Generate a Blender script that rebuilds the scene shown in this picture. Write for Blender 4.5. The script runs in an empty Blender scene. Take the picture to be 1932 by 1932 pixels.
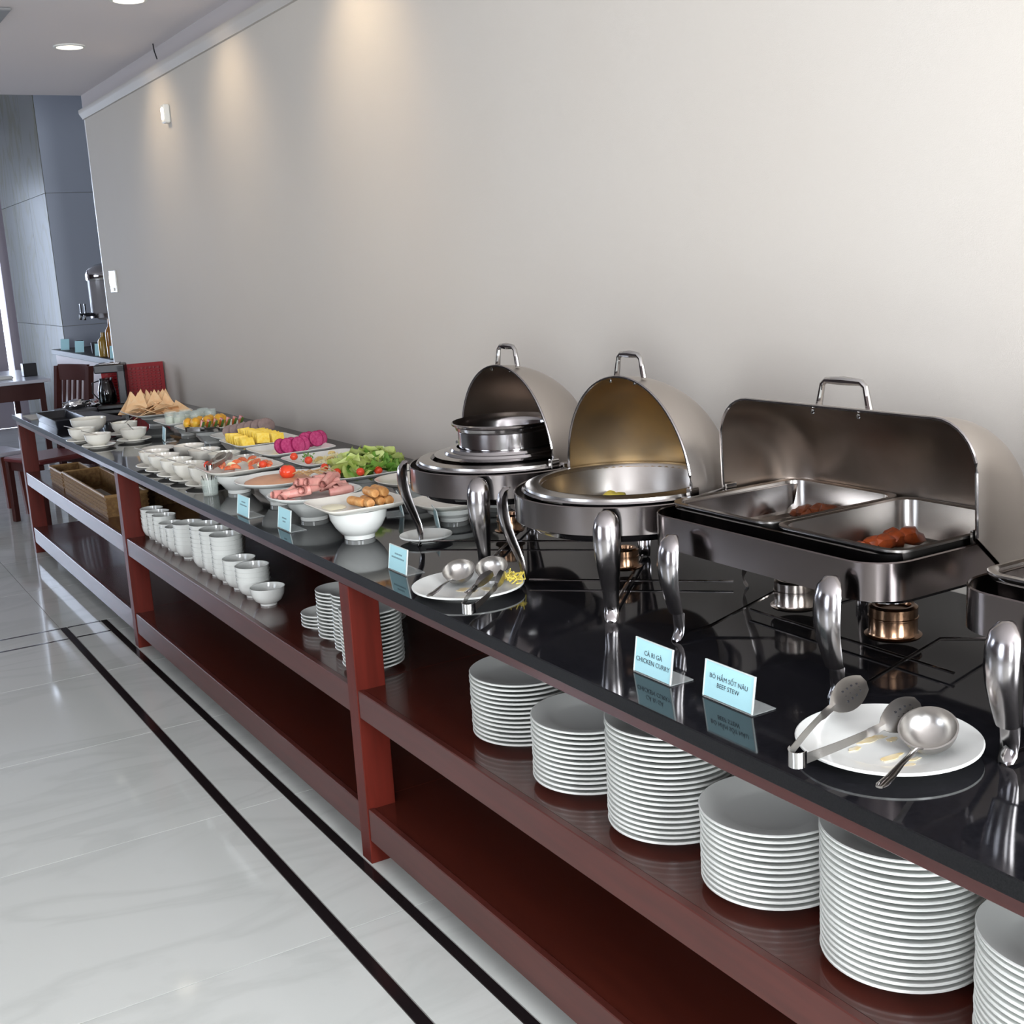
import bpy, bmesh, math, random
from math import sin, cos, pi, radians, sqrt
from mathutils import Vector, Matrix, noise
random.seed(7)
S = bpy.context.scene
COL = S.collection
# ------------------------------------------------------------------ camera, sky, exposure
def rz(a): return Matrix.Rotation(a, 3, 'Z')
def rx(a): return Matrix.Rotation(a, 3, 'X')
cam = bpy.data.cameras.new('camera'); co = bpy.data.objects.new('camera', cam); COL.objects.link(co)
co.matrix_world = (rz(-.530714) @ rx(pi/2 - .205994) @ rz(-.059205)).to_4x4()
co.location = (0, 0, 1.6)
cam.sensor_width = 36; cam.lens = 2310.5/1932*36; cam.clip_start = .02
S.camera = co
S.view_settings.view_transform = 'Standard'; S.view_settings.look = 'None'
S.view_settings.gamma = 1; S.view_settings.exposure = 1.78; S.view_settings.use_curve_mapping = False
S.cycles.max_bounces = 8; S.cycles.glossy_bounces = 5; S.cycles.transmission_bounces = 8; S.cycles.transparent_max_bounces = 12
S.cycles.sample_clamp_indirect = 6; S.cycles.caustics_reflective = False; S.cycles.caustics_refractive = False
w = bpy.data.worlds.new('sky'); S.world = w; w.use_nodes = True
bg = w.node_tree.nodes['Background']; bg.inputs[0].default_value = (.72, .82, 1, 1); bg.inputs[1].default_value = 2.2

def area(name, loc, rot, sx, sy, power, col):
    l = bpy.data.lights.new(name, 'AREA'); l.shape = 'RECTANGLE'; l.size = sx; l.size_y = sy; l.energy = power; l.color = col
    o = bpy.data.objects.new(name, l); o.location = loc; o.rotation_euler = rot; COL.objects.link(o); return o
# daylight standing in the room's window openings; the high left-far one is added fill
area('daylight_back_left', (-2.3, -2.55, 1.55), (radians(90), 0, 0), 1.7, 1.9, 66, (.94, .98, 1))
area('daylight_back_right', (.95, -2.55, 1.55), (radians(90), 0, 0), 1.0, 1.9, 92, (.94, .98, 1))
area('daylight_left_near', (-4.05, 2.0, 1.5), (0, radians(-90), 0), 1.9, 1.6, 12, (.94, .98, 1))
area('fill_left_far', (-4.05, 9.4, 2.3), (0, radians(-90), 0), 1.5, 2.6, 22, (.82, .90, 1))  # added fill for the far marble and recess, no such window known
area('daylight_far', (.3, 14.9, 1.55), (radians(-90), 0, 0), 2.6, 2.3, 11, (.66, .78, 1))

# ------------------------------------------------------------------ materials
MATS = {}
def mat(name, col=(.8, .8, .8), rough=.5, metal=0, var=None, vscale=20, bump=0, bscale=60, spec=.5, coat=0,
        trans=0, ior=1.45, emit=None, es=1, detail=4, stretch=None, sss=0, alpha=1, rvar=0):
    if name in MATS: return MATS[name]
    m = bpy.data.materials.new(name); m.use_nodes = True; nt = m.node_tree; b = nt.nodes['Principled BSDF']
    def c4(c): return (c[0], c[1], c[2], 1)
    b.inputs['Base Color'].default_value = c4(col); b.inputs['Roughness'].default_value = rough; b.inputs['Metallic'].default_value = metal
    b.inputs['IOR'].default_value = ior; b.inputs['Specular IOR Level'].default_value = spec
    b.inputs['Coat Weight'].default_value = coat; b.inputs['Coat Roughness'].default_value = .08
    b.inputs['Transmission Weight'].default_value = trans; b.inputs['Alpha'].default_value = alpha
    if sss: b.inputs['Subsurface Weight'].default_value = sss; b.inputs['Subsurface Radius'].default_value = (.01, .006, .004)
    if emit: b.inputs['Emission Color'].default_value = c4(emit); b.inputs['Emission Strength'].default_value = es
    tc = nt.nodes.new('ShaderNodeTexCoord'); mp = nt.nodes.new('ShaderNodeMapping'); nt.links.new(tc.outputs['Object'], mp.inputs[0])
    if stretch: mp.inputs['Scale'].default_value = stretch
    if var or rvar:
        n = nt.nodes.new('ShaderNodeTexNoise'); n.inputs['Scale'].default_value = vscale; n.inputs['Detail'].default_value = detail
        nt.links.new(mp.outputs[0], n.inputs['Vector'])
    if var:
        r = nt.nodes.new('ShaderNodeValToRGB'); r.color_ramp.elements[0].position = .35; r.color_ramp.elements[1].position = .65
        r.color_ramp.elements[0].color = c4(col); r.color_ramp.elements[1].color = c4(var)
        nt.links.new(n.outputs['Fac'], r.inputs[0]); nt.links.new(r.outputs[0], b.inputs['Base Color'])
    if rvar:
        mr = nt.nodes.new('ShaderNodeMapRange'); mr.inputs[3].default_value = rough - rvar; mr.inputs[4].default_value = rough + rvar
        nt.links.new(n.outputs['Fac'], mr.inputs[0]); nt.links.new(mr.outputs[0], b.inputs['Roughness'])
    if bump:
        n2 = nt.nodes.new('ShaderNodeTexNoise'); n2.inputs['Scale'].default_value = bscale; n2.inputs['Detail'].default_value = 3
        nt.links.new(mp.outputs[0], n2.inputs['Vector'])
        bp = nt.nodes.new('ShaderNodeBump'); bp.inputs['Strength'].default_value = bump; bp.inputs['Distance'].default_value = .002
        nt.links.new(n2.outputs['Fac'], bp.inputs['Height']); nt.links.new(bp.outputs[0], b.inputs['Normal'])
    MATS[name] = m; return m

wall_m = mat('wallpaper', (.615, .575, .53), .75, var=(.625, .59, .55), vscale=1.2, bump=.25, bscale=420, spec=.2)
trimm = mat('trim_paint', (.47, .44, .41), .6)
trimc = mat('cove_paint', (.50, .465, .475), .7)
ceil_m = mat('ceiling_paint', (.72, .68, .70), .8, spec=.2)
lav_m = mat('lavender_wall', (.42, .38, .43), .7)
plum_m = mat('plum_wall', (.085, .06, .06), .6)
postw = mat('mahogany_post', (.105, .012, .007), .4, var=(.080, .009, .005), vscale=7, stretch=(6, 6, .6), spec=.25)
apronw = mat('mahogany_apron', (.060, .012, .010), .35, var=(.045, .009, .008), vscale=7, stretch=(6, .5, 6), coat=.2)
wood = mat('mahogany', (.068, .013, .008), .22, var=(.056, .011, .007), vscale=7, stretch=(6, .5, 6), coat=.35, rvar=.05)
woodfront = mat('mahogany_front', (.085, .019, .014), .34, var=(.065, .015, .011), vscale=7, stretch=(6, .5, 6), coat=.12, spec=.4)
granite = mat('black_granite', (.007, .007, .009), .06, var=(.012, .012, .015), vscale=160, rvar=.02, spec=.27)
graedge = mat('honed_granite_edge', (.004, .004, .005), .45, var=(.010, .010, .011), vscale=420, spec=.2)
porc = mat('white_porcelain', (.80, .82, .80), .12, spec=.5)
porc_w = mat('warm_porcelain', (.76, .74, .68), .15, spec=.5)
steel = mat('polished_steel', (.36, .345, .345), .13, 1, rvar=.05, vscale=12)
brush = mat('brushed_steel', (.37, .35, .33), .26, 1, rvar=.03, vscale=8)
satin = mat('satin_steel', (.40, .385, .365), .3, 1, rvar=.05, vscale=9)
lidin = mat('lid_inside_steel', (.33, .27, .23), .33, 1, var=(.25, .205, .17), vscale=6, rvar=.08)
lidin_g = mat('stained_lid_inside', (.52, .33, .13), .36, 1, var=(.32, .24, .15), vscale=5, rvar=.08)
lidout = mat('lid_outside_steel', (.46, .42, .385), .42, 1, rvar=.05, vscale=8)
chrome = mat('chrome', (.50, .49, .48), .07, 1)
brass = mat('burner_can_steel', (.34, .20, .12), .2, 1)
acr = mat('clear_acrylic', (.75, .80, .80), .05, alpha=.28, ior=1.49)
glass = mat('clear_glass', (.62, .70, .66), .03, alpha=.26, ior=1.5)
card_m = mat('pale_blue_card', (.47, .80, .88), .5)
ink = mat('black_ink', (.05, .07, .09), .7)
inkf = mat('faded_ink', (.17, .28, .32), .7)
blackp = mat('black_plastic', (.012, .012, .016), .3)
greyp = mat('grey_tray_plastic', (.10, .10, .11), .4)
redp = mat('red_plastic', (.26, .006, .012), .5, spec=.3)
redd = mat('dark_red_plastic', (.28, .008, .014), .4)
whitep = mat('white_plastic', (.75, .75, .72), .3)
wick = mat('wicker', (.30, .17, .06), .6, var=(.18, .09, .03), vscale=60, bump=.8, bscale=180)
foil = mat('crumpled_foil', (.8, .8, .82), .15, 1, bump=1, bscale=60)
def emis(name, c, s): return mat(name, c, .5, emit=c, es=s)
lampm = emis('lamp_glow', (1, .90, .74), .9)
# food
cracker = mat('prawn_cracker', (.78, .47, .24), .6, var=(.80, .56, .33), vscale=30, bump=.5, bscale=150)
mango = mat('mango_flesh', (.78, .36, .02), .35, var=(.72, .46, .05), vscale=30)
melon = mat('watermelon', (.70, .05, .03), .3, var=(.78, .12, .07), vscale=60)
peel = mat('green_peel', (.06, .12, .02), .4)
taro = mat('purple_grey_fruit', (.22, .16, .155), .5, var=(.30, .22, .21), vscale=50)
pine = mat('pineapple', (.88, .58, .04), .35, var=(.92, .70, .14), vscale=90, bump=.6, bscale=160)
dragon = mat('dragonfruit_flesh', (.42, .02, .13), .35, var=(.55, .08, .22), vscale=150)
dragonrim = mat('dragonfruit_skin', (.30, .01, .09), .35)
tomato = mat('tomato_skin', (.72, .045, .02), .18, var=(.78, .08, .03), vscale=20)
tomcut = mat('tomato_flesh', (.76, .13, .05), .25, var=(.80, .26, .12), vscale=90)
lett = mat('lettuce', (.42, .56, .10), .45, var=(.64, .72, .30), vscale=14, bump=.6, bscale=60)
lettd = mat('dark_lettuce', (.10, .26, .03), .45, var=(.22, .42, .08), vscale=18, bump=.6, bscale=60)
egg = mat('grated_egg', (.82, .74, .36), .5, var=(.86, .82, .62), vscale=60)
salmonm = mat('salmon_spread', (.74, .40, .24), .45, var=(.66, .34, .20), vscale=18, bump=.5, bscale=50)
hamm = mat('ham', (.60, .25, .22), .4, var=(.68, .35, .30), vscale=35)
roll_m = mat('fried_pastry', (.46, .19, .05), .5, var=(.66, .37, .14), vscale=45, bump=.8, bscale=120)
cream = mat('cream_dip', (.78, .74, .55), .3)
noodle = mat('noodle', (.82, .66, .12), .4)
curry = mat('curry_stew', (.22, .05, .012), .35, var=(.10, .025, .01), vscale=40)
sauce = mat('sauce_smear', (.76, .60, .30), .3, var=(.80, .74, .58), vscale=60)
jam = mat('dark_preserve', (.05, .025, .02), .2)
yog = mat('yogurt', (.78, .80, .66), .4)
pinksauce = mat('pink_dressing', (.80, .52, .42), .35, var=(.80, .62, .52), vscale=40)

# ------------------------------------------------------------------ mesh helpers
class MB:
    def __init__(s): s.v = []; s.f = []
    def add(s, vs, fs):
        b = len(s.v); s.v += [tuple(x) for x in vs]; s.f += [tuple(b+i for i in f) for f in fs]; return s
    def box(s, x0, y0, z0, x1, y1, z1, bev=0):
        if bev:
            bm = bmesh.new(); bmesh.ops.create_cube(bm, size=1)
            for v in bm.verts: v.co = Vector(((x0+x1)/2+v.co.x*(x1-x0), (y0+y1)/2+v.co.y*(y1-y0), (z0+z1)/2+v.co.z*(z1-z0)))
            bmesh.ops.bevel(bm, geom=bm.edges[:], offset=bev, segments=1, affect='EDGES')
            bm.verts.index_update(); s.add([v.co[:] for v in bm.verts], [[v.index for v in f.verts] for f in bm.faces]); bm.free(); return s
        vs = [(x, y, z) for z in (z0, z1) for y in (y0, y1) for x in (x0, x1)]
        return s.add(vs, [(0, 2, 3, 1), (4, 5, 7, 6), (0, 1, 5, 4), (2, 6, 7, 3), (0, 4, 6, 2), (1, 3, 7, 5)])
    def lathe(s, prof, n=40, c=(0, 0, 0), sx=1, sy=1, power=2.0, a0=0, closed=True):
        """revolve (r,z) about Z; power>2 gives a squarish (superellipse) outline"""
        rings = []
        for r, z in prof:
            if r < 1e-6: rings.append([(c[0], c[1], c[2]+z)]); continue
            k = []
            for i in range(n):
                t = a0+2*pi*i/n; ct, st = cos(t), sin(t)
                m = 1.0 if power == 2.0 else (abs(ct)**power+abs(st)**power)**(-1/power)
                k.append((c[0]+r*m*ct*sx, c[1]+r*m*st*sy, c[2]+z))
            rings.append(k)
        b = len(s.v); idx = []
        for k in rings: idx.append(list(range(len(s.v), len(s.v)+len(k)))); s.v += k
        for A, B in zip(idx, idx[1:]):
            if len(A) == 1 and len(B) == 1: continue
            for i in range(n):
                j = (i+1) % n
                if len(A) == 1: s.f.append((A[0], B[j], B[i]))
                elif len(B) == 1: s.f.append((A[i], A[j], B[0]))
                else: s.f.append((A[i], A[j], B[j], B[i]))
        return s
    def loft(s, rings, cap=True, close=True):
        n = len(rings[0]); idx = []
        for k in rings: idx.append(list(range(len(s.v), len(s.v)+n))); s.v += [tuple(p) for p in k]
        for A, B in zip(idx, idx[1:]):
            for i in range(n if close else n-1):
                j = (i+1) % n; s.f.append((A[i], A[j], B[j], B[i]))
        if cap: s.f.append(tuple(reversed(idx[0]))); s.f.append(tuple(idx[-1]))
        return s
    def tube(s, pts, r, n=8, flat=1, closed=False):
        pts = [Vector(p) for p in pts]; rings = []; L = len(pts)
        rr = r if isinstance(r, (list, tuple)) else [r]*L
        up = Vector((0, 0, 1))
        for i, p in enumerate(pts):
            if closed: d = pts[(i+1) % L]-pts[i-1]
            else: d = pts[min(i+1, L-1)]-pts[max(i-1, 0)]
            d.normalize(); u = up-d*up.dot(d)
            if u.length < .15: u = Vector((0, 1, 0))-d*d.y
            u.normalize(); v = d.cross(u)
            rings.append([p+u*(rr[i]*cos(2*pi*k/n)*flat)+v*(rr[i]*sin(2*pi*k/n)) for k in range(n)])
        if closed: rings.append(rings[0]); return s.loft(rings, cap=False)
        return s.loft(rings)
    def xf(s, M):
        s.v = [tuple(M @ Vector(p)) for p in s.v]; return s
def mesh(name, mb, m, smooth=35):
    me = bpy.data.meshes.new(name); me.from_pydata(mb.v, [], mb.f); me.update()
    bm = bmesh.new(); bm.from_mesh(me); bmesh.ops.remove_doubles(bm, verts=bm.verts, dist=1e-6); bmesh.ops.recalc_face_normals(bm, faces=bm.faces); bm.to_mesh(me); bm.free()
    for mm in (m if isinstance(m, list) else [m]): me.materials.append(mm)
    if smooth: me.shade_smooth(); me.set_sharp_from_angle(angle=radians(smooth))
    return me
def obj(name, mb, m, parent=None, loc=None, rot=None, smooth=35):
    me = mb if isinstance(mb, bpy.types.Mesh) else mesh(name, mb, m, smooth)
    o = bpy.data.objects.new(name, me); COL.objects.link(o)
    if parent: o.parent = parent
    if loc: o.location = loc
    if rot: o.rotation_euler = rot
    return o
def tag(o, label=None, cat=None, group=None, kind=None):
    if label: o['label'] = label
    if cat: o['category'] = cat
    if group: o['group'] = group
    if kind: o['kind'] = kind
    return o
def empty(name, loc, rot=(0, 0, 0), label=None, cat=None, group=None):
    o = bpy.data.objects.new(name, None); o.empty_display_size = .05; COL.objects.link(o); o.location = loc; o.rotation_euler = rot
    return tag(o, label, cat, group)
def kids(o): return [c for c in COL.objects if c.parent == o]
def dup(root, loc=None, rot=None, label=None, group=None):
    r = root.copy(); COL.objects.link(r)
    if loc: r.location = loc
    if rot: r.rotation_euler = rot
    if label: r['label'] = label
    if group: r['group'] = group
    for ch in kids(root):
        c = ch.copy(); COL.objects.link(c); c.parent = r
        for g in kids(ch): d = g.copy(); COL.objects.link(d); d.parent = c
    return r
def struct(name, mb, m, parent=None, **k):
    o = obj(name, mb, m, parent, **k)
    if not parent: o['kind'] = 'structure'
    return o
def box(*a, **k): return MB().box(*a, **k)
ORD = ['topmost', 'second from the top', 'third from the top', 'fourth from the top', 'fifth from the top', 'sixth from the top', 'seventh from the top', 'eighth from the top', 'ninth from the top', 'tenth from the top', 'eleventh from the top', 'twelfth from the top', 'thirteenth from the top', 'fourteenth from the top', 'fifteenth from the top', 'sixteenth from the top', 'seventeenth from the top', 'eighteenth from the top', 'nineteenth from the top', 'twentieth from the top', 'lowest but one', 'lowest']
def ordn(i, n):
    if i == n-1 and n > 1: return 'lowest'
    return ORD[i]

WX = 2.09   # face of the long wall
ZT = .84    # counter top
# ------------------------------------------------------------------ room
def marble(name, base, vein, rough, scale=1.2, rnd=True):
    m = bpy.data.materials.new(name); m.use_nodes = True; nt = m.node_tree; b = nt.nodes['Principled BSDF']; L = nt.links.new; N = nt.nodes.new
    tc = N('ShaderNodeTexCoord'); oi = N('ShaderNodeObjectInfo'); ad = N('ShaderNodeVectorMath'); ad.operation = 'MULTIPLY_ADD'
    L(oi.outputs['Random'], ad.inputs[0]); ad.inputs[1].default_value = (37, 19, 11); L(tc.outputs['Object'], ad.inputs[2])
    mp = N('ShaderNodeMapping'); mp.inputs['Rotation'].default_value = (.3, .4, .7); mp.inputs['Scale'].default_value = (1, 2.6, 1); L(ad.outputs[0], mp.inputs[0])
    n = N('ShaderNodeTexNoise'); n.inputs['Scale'].default_value = scale; n.inputs['Detail'].default_value = 8; n.inputs['Distortion'].default_value = 1.1; L(mp.outputs[0], n.inputs['Vector'])
    r = N('ShaderNodeValToRGB'); e = r.color_ramp.elements
    e[0].position = .44; e[0].color = (*base, 1); e[1].position = .56; e[1].color = (*base, 1); k = e.new(.5); k.color = (*vein, 1); L(n.outputs['Fac'], r.inputs[0])
    L(r.outputs[0], b.inputs['Base Color']); b.inputs['Roughness'].default_value = rough; b.inputs['Specular IOR Level'].default_value = .5
    return m
tile_m = marble('floor_tile_stone', (.60, .62, .60), (.55, .57, .55), .07, 1.0)
strip_m = mat('black_strip_stone', (.012, .009, .010), .12)
pil_m = marble('wall_marble', (.185, .19, .185), (.15, .15, .115), .4, .9)
pil_m.node_tree.nodes['Principled BSDF'].inputs['Specular IOR Level'].default_value = .12
grout = mat('grout', (.40, .38, .36), .8)

floor = struct('floor', box(-4.2, -2.7, -.05, 5.0, 15.0, -.004), grout)
G = .0016
def tiles(x0, x1, y0, y1, name='tile', m=tile_m, top=0.0):
    b = MB().box(x0+G, y0+G, -.004+.0001, x1-G, y1-G, top)
    cx, cy = (x0+x1)/2, (y0+y1)/2; b.v = [(x-cx, y-cy, z) for x, y, z in b.v]
    key = (round(x1-x0, 3), round(y1-y0, 3), m.name)
    if key not in TM: TM[key] = mesh(name, b, m, 0)
    o = obj(name, TM[key], m, floor, (cx, cy, 0)); return o
TM = {}
T = .834
ys = [-2.7] + [2.607+T*k for k in range(-6, 4)] + [5.70]
for a, b in zip(ys, ys[1:]):
    if b-a < .05: continue
    for k in range(-6, 1): tiles(.957+T*(k-1), .957+T*k, a, b)
    tiles(.957, .990, a, b, 'dark_strip', strip_m); tiles(.990, 1.146, a, b, 'border_tile'); tiles(1.146, 1.176, a, b, 'dark_strip', strip_m); tiles(1.176, 2.15, a, b)
# corner of the border: two thin cross strips at y 5.70 and 5.90
for k in range(-6, 1):
    tiles(.957+T*(k-1), .957+T*k, 5.70, 5.72, 'dark_strip', strip_m); tiles(.957+T*(k-1), .957+T*k, 5.72, 5.90, 'border_tile'); tiles(.957+T*(k-1), .957+T*k, 5.90, 5.92, 'dark_strip', strip_m)
tiles(.957, .990, 5.70, 5.92, 'dark_strip', strip_m); tiles(.990, 1.146, 5.70, 5.72, 'dark_strip', strip_m); tiles(.990, 1.146, 5.72, 5.90, 'border_tile')
tiles(.990, 1.146, 5.90, 5.92, 'dark_strip', strip_m); tiles(1.146, 1.176, 5.70, 5.92, 'dark_strip', strip_m); tiles(1.176, 2.15, 5.70, 5.92)
y = 5.92
while y < 14.9:
    for k in range(-6, 5): tiles(.957+T*(k-1), .957+T*k, y, min(y+T, 14.95))
    y += T

wr = struct('wall_right', MB().box(WX, -2.7, 0, WX+.12, 9.07, 2.85), wall_m)
struct('baseboard_right', box(WX-.012, -2.6, .001, WX, 9.07, .1), trimm)
mo = MB(); prof = [(0, 2.690), (-.012, 2.692), (-.016, 2.700), (-.030, 2.722), (-.034, 2.730), (-.034, 2.752), (0, 2.752)]
mo.loft([[(WX+a, yy, z) for a, z in prof] for yy in (-2.7, 9.085)]); struct('trim_1', mo, trimm)
struct('trim_4', box(WX-.006, -2.7, 2.7525, WX, 9.07, 2.8495), trimc)
struct('ceiling', box(-4.2, -2.7, 2.85, 2.21, 9.0, 3.0), ceil_m)
struct('ceiling_far', box(-4.2, 9.081, 3.5, 5.0, 15, 3.6), ceil_m)
struct('trim_2', box(-4.2, 9.001, 2.85, 2.21, 9.08, 3.6), ceil_m)
struct('ceiling_recess', box(2.211, 8.95, 2.8, 5.0, 9.08, 3.5), ceil_m)
struct('wall_recess_side', box(4.4, 8.9, 0, 4.6, 12, 3.5), pil_m)
struct('wall_recess_back', box(WX+.12, 8.9, 0, 4.6, 8.95, 3.5), wall_m)
# thin strip on the wall end, coloured pale for the window light it catches
struct('lit_end_strip', box(WX-.004, 9.07, 0, WX+.12, 9.082, 2.8495), mat('lit_wall_end', (.75, .78, .85), .3))
# far marble corner: facing wall and side face of marble panels
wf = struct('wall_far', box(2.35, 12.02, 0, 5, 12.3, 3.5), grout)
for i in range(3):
    for j in range(3): obj('brightened_recess_panel', box(2.335+i*.8+.002, 12.0, j*1.2+.002, 2.335+(i+1)*.8-.002, 12.02, min(3.5, (j+1)*1.2-.002)), mat('brightened_recess_panel', (.48, .53, .64), .45), wf)  # marble like the side; pale blue colour makes up for missing recess light
ws = struct('wall_far_side', box(2.351, 12.301, 0, 2.6, 14.4, 3.5), grout)
for i in range(3):
    for j in range(3): obj('marble_panel', box(2.331, 12.0+i*.8+.002, j*1.2+.002, 2.3505, 12.0+(i+1)*.8-.002, min(3.5, (j+1)*1.2-.002)), pil_m, ws)
# outer walls
def wall_open(name, axis, pos, th, a0, a1, z1, openings, m):
    b = MB(); cur = a0
    def seg(u0, u1, z0, zz):
        if u1-u0 < 1e-4 or zz-z0 < 1e-4: return
        if axis == 'y': b.box(u0, pos, z0, u1, pos+th, zz)
        else: b.box(pos, u0, z0, pos+th, u1, zz)
    for u0, u1, z0, zz in openings:
        seg(cur, u0, 0, z1); seg(u0, u1, 0, z0); seg(u0, u1, zz, z1); cur = u1
    seg(cur, a1, 0, z1); return struct(name, b, m)
wall_open('wall_back', 'y', -2.8, .1, -4.2, 2.2, 2.9, [(-3.2, -1.4, .55, 2.55), (.4, 1.5, .55, 2.55)], mat('back_wall_paint', (.12, .09, .09), .6))
wall_open('wall_left', 'x', -4.3, .1, -2.7, 15, 3.5, [(1.1, 2.9, .5, 2.5), (8.0, 10.8, 1.5, 3.1)], plum_m)  # the high far opening is invented to go with the fill light
wall_open('wall_end', 'y', 15.0, .1, -4.2, 5, 3.5, [(-1.1, 1.7, .35, 2.75), (2.27, 2.335, .1, 3.3)], lav_m)
def window(n, axis, pos, u0, u1, z0, z1, k):
    e = MB()
    def bar(a, b, c, d):
        if axis == 'y': e.box(a, pos, c, b, pos+.05, d)
        else: e.box(pos, a, c, pos+.05, b, d)
    bar(u0, u0+.06, z0, z1); bar(u1-.06, u1, z0, z1); bar(u0+.06, u1-.06, z0, z0+.06); bar(u0+.06, u1-.06, z1-.06, z1)
    for i in range(1, k): c = u0+(u1-u0)*i/k; bar(c-.02, c+.02, z0+.06, z1-.06)
    o = struct('window_%d' % n, e, mat('window_frame_paint', (.62, .60, .68), .4))  # window_4 is invented, framing the fill light
    for i in range(k):
        a = u0+(u1-u0)*i/k+.04; b = u0+(u1-u0)*(i+1)/k-.04; q = MB()
        if axis == 'y': q.box(a, pos+.02, z0+.05, b, pos+.026, z1-.05)
        else: q.box(pos+.02, a, z0+.05, pos+.026, b, z1-.05)
        obj('pane', q, mat('window_pane', (.96, .98, 1), 0, trans=1, ior=1.02), o)
window(1, 'y', -2.78, -3.2, -1.4, .55, 2.55, 2); window(2, 'y', -2.78, .4, 1.5, .55, 2.55, 1)
window(3, 'x', -4.28, 1.1, 2.9, .5, 2.5, 2); window(4, 'x', -4.28, 8.0, 10.8, 1.5, 3.1, 3); window(5, 'y', 15.02, -1.1, 1.7, .35, 2.75, 3)  # the high left window is invented as well, framing the fill light
# far window beside the marble wall
wall_open('wall_far_return', 'x', 2.5, .1, 14.401, 14.999, 3.5, [], lav_m)

# ceiling things
def downlight(i, loc, label, en=3.8):
    t = empty('ceiling_light', loc, label=label, cat='light', group='round recessed ceiling downlights')
    obj('trim_ring', MB().lathe([(.068, 0), (.085, 0), (.085, -.006), (.070, -.008), (.068, 0)], 40), whitep, t)
    obj('diffuser', MB().lathe([(0, -.004), (.068, -.004), (.068, -.001), (0, -.001)], 40), lampm, t)
    l = bpy.data.lights.new('downlight_bulb', 'SPOT'); l.energy = en; l.color = (1, .78, .52); l.spot_size = radians(104); l.spot_blend = 1; l.shadow_soft_size = .05
    lo = bpy.data.objects.new('bulb', l); COL.objects.link(lo); lo.parent = t; lo.location = (0, 0, -.02); lo.rotation_euler = (0, radians(-35), 0)
downlight(0, (1.63, 7.22, 2.85), 'round recessed ceiling light glowing warm white, whole in the picture')
downlight(1, (1.64, 5.985, 2.85), 'round recessed ceiling light cut by the top edge of the picture')
downlight(2, (1.66, 4.45, 2.85), 'round recessed ceiling light in the same row, above the picture', 4.6)
tag(obj('ceiling_vent', MB().box(.84, 6.28, 2.835, 1.18, 6.62, 2.8499, bev=.004), mat('vent_grey', (.22, .22, .23), .5)), 'dark grey ceiling air vent at the top left corner', 'vent')
tag(obj('ceiling_hook', MB().tube([(2.04, 7.06, 2.8495), (2.04, 7.05, 2.81), (2.045, 7.03, 2.765)], .0035, 6), blackp), 'thin dark hook hanging from the ceiling near the wall', 'hook')
t = empty('emergency_light', (WX, 7.08, 2.484), label='small white boxed lamp high on the long wall', cat='lamp')
obj('housing', MB().box(-.035, -.035, -.05, -.0005, .035, .05, bev=.006), whitep, t); obj('lens', MB().box(-.040, -.020, -.03, -.0352, .012, .03, bev=.002), emis('small_lamp', (1, .98, .9), 2.2), t)
t = empty('wall_switch', (WX, 8.80, 1.575), label='cream switch plate on the long wall near its far corner', cat='switch')
obj('plate', MB().box(-.010, -.09, -.065, -.0005, .09, .085, bev=.003), whitep, t)
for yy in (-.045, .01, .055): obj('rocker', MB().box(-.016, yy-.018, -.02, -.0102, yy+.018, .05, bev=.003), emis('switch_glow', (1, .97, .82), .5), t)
obj('rocker', MB().box(-.016, -.03, -.055, -.0102, .03, -.032, bev=.002), whitep, t)

# ------------------------------------------------------------------ counter
X0 = 1.18
ct = empty('buffet_counter', (X0, 4.2, 0), label='long mahogany open-shelf buffet table under the black granite top', cat='table')
def cpart(n, b, m):
    b.v = [(x-X0, y-4.2, z) for x, y, z in b.v]; return obj(n, b, m, ct)
posts = (.30, 2.876, 5.33, 7.74)
for p in posts:
    cpart('post', MB().box(X0, p, 0, X0+.085, p+.06, .787, bev=.002), postw)
    cpart('post', MB().box(2.0, p, 0, 2.06, p+.06, .787, bev=.002), wood)
cpart('apron', MB().box(X0-.002, .3, .787, X0+.022, 7.80, .812, bev=.002), apronw)
cpart('apron_back', MB().box(2.04, .3, .76, 2.062, 7.80, .811), wood)
for a, b in zip(posts, posts[1:]):
    if a < 7: pass
    cpart('apron_brace', MB().box(X0+.023, (a+b)/2, .79, 2.039, (a+b)/2+.03, .811), wood)
ends = [(.36, 2.876), (2.936, 5.33), (5.39, 7.74)]
for a, b in ends:
    cpart('shelf_board', MB().box(X0+.022, a, .475, 1.999, b, .497), wood)
    cpart('shelf_rail', MB().box(X0+.003, a, .422, X0+.021, b, .499, bev=.002), woodfront)
    cpart('shelf_board', MB().box(X0+.022, a, .137, 1.999, b, .158), wood)
    cpart('shelf_rail', MB().box(X0+.003, a, .068, X0+.021, b, .161, bev=.002), woodfront)
for p in posts[1:3]:
    cpart('shelf_board', MB().box(X0+.086, p+.0005, .475, 1.9985, p+.0595, .4965), wood); cpart('shelf_board', MB().box(X0+.086, p+.0005, .137, 1.9985, p+.0595, .1575), wood)
g = MB().box(X0-.012, .25, .812, WX-.002, 7.86, ZT, bev=.002)
gt = obj('granite_worktop', g, [granite, graedge]); tag(gt, 'long glossy black granite worktop carrying the whole buffet', 'worktop')
for p in gt.data.polygons:
    if p.normal.x < -.7: p.material_index = 1

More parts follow.
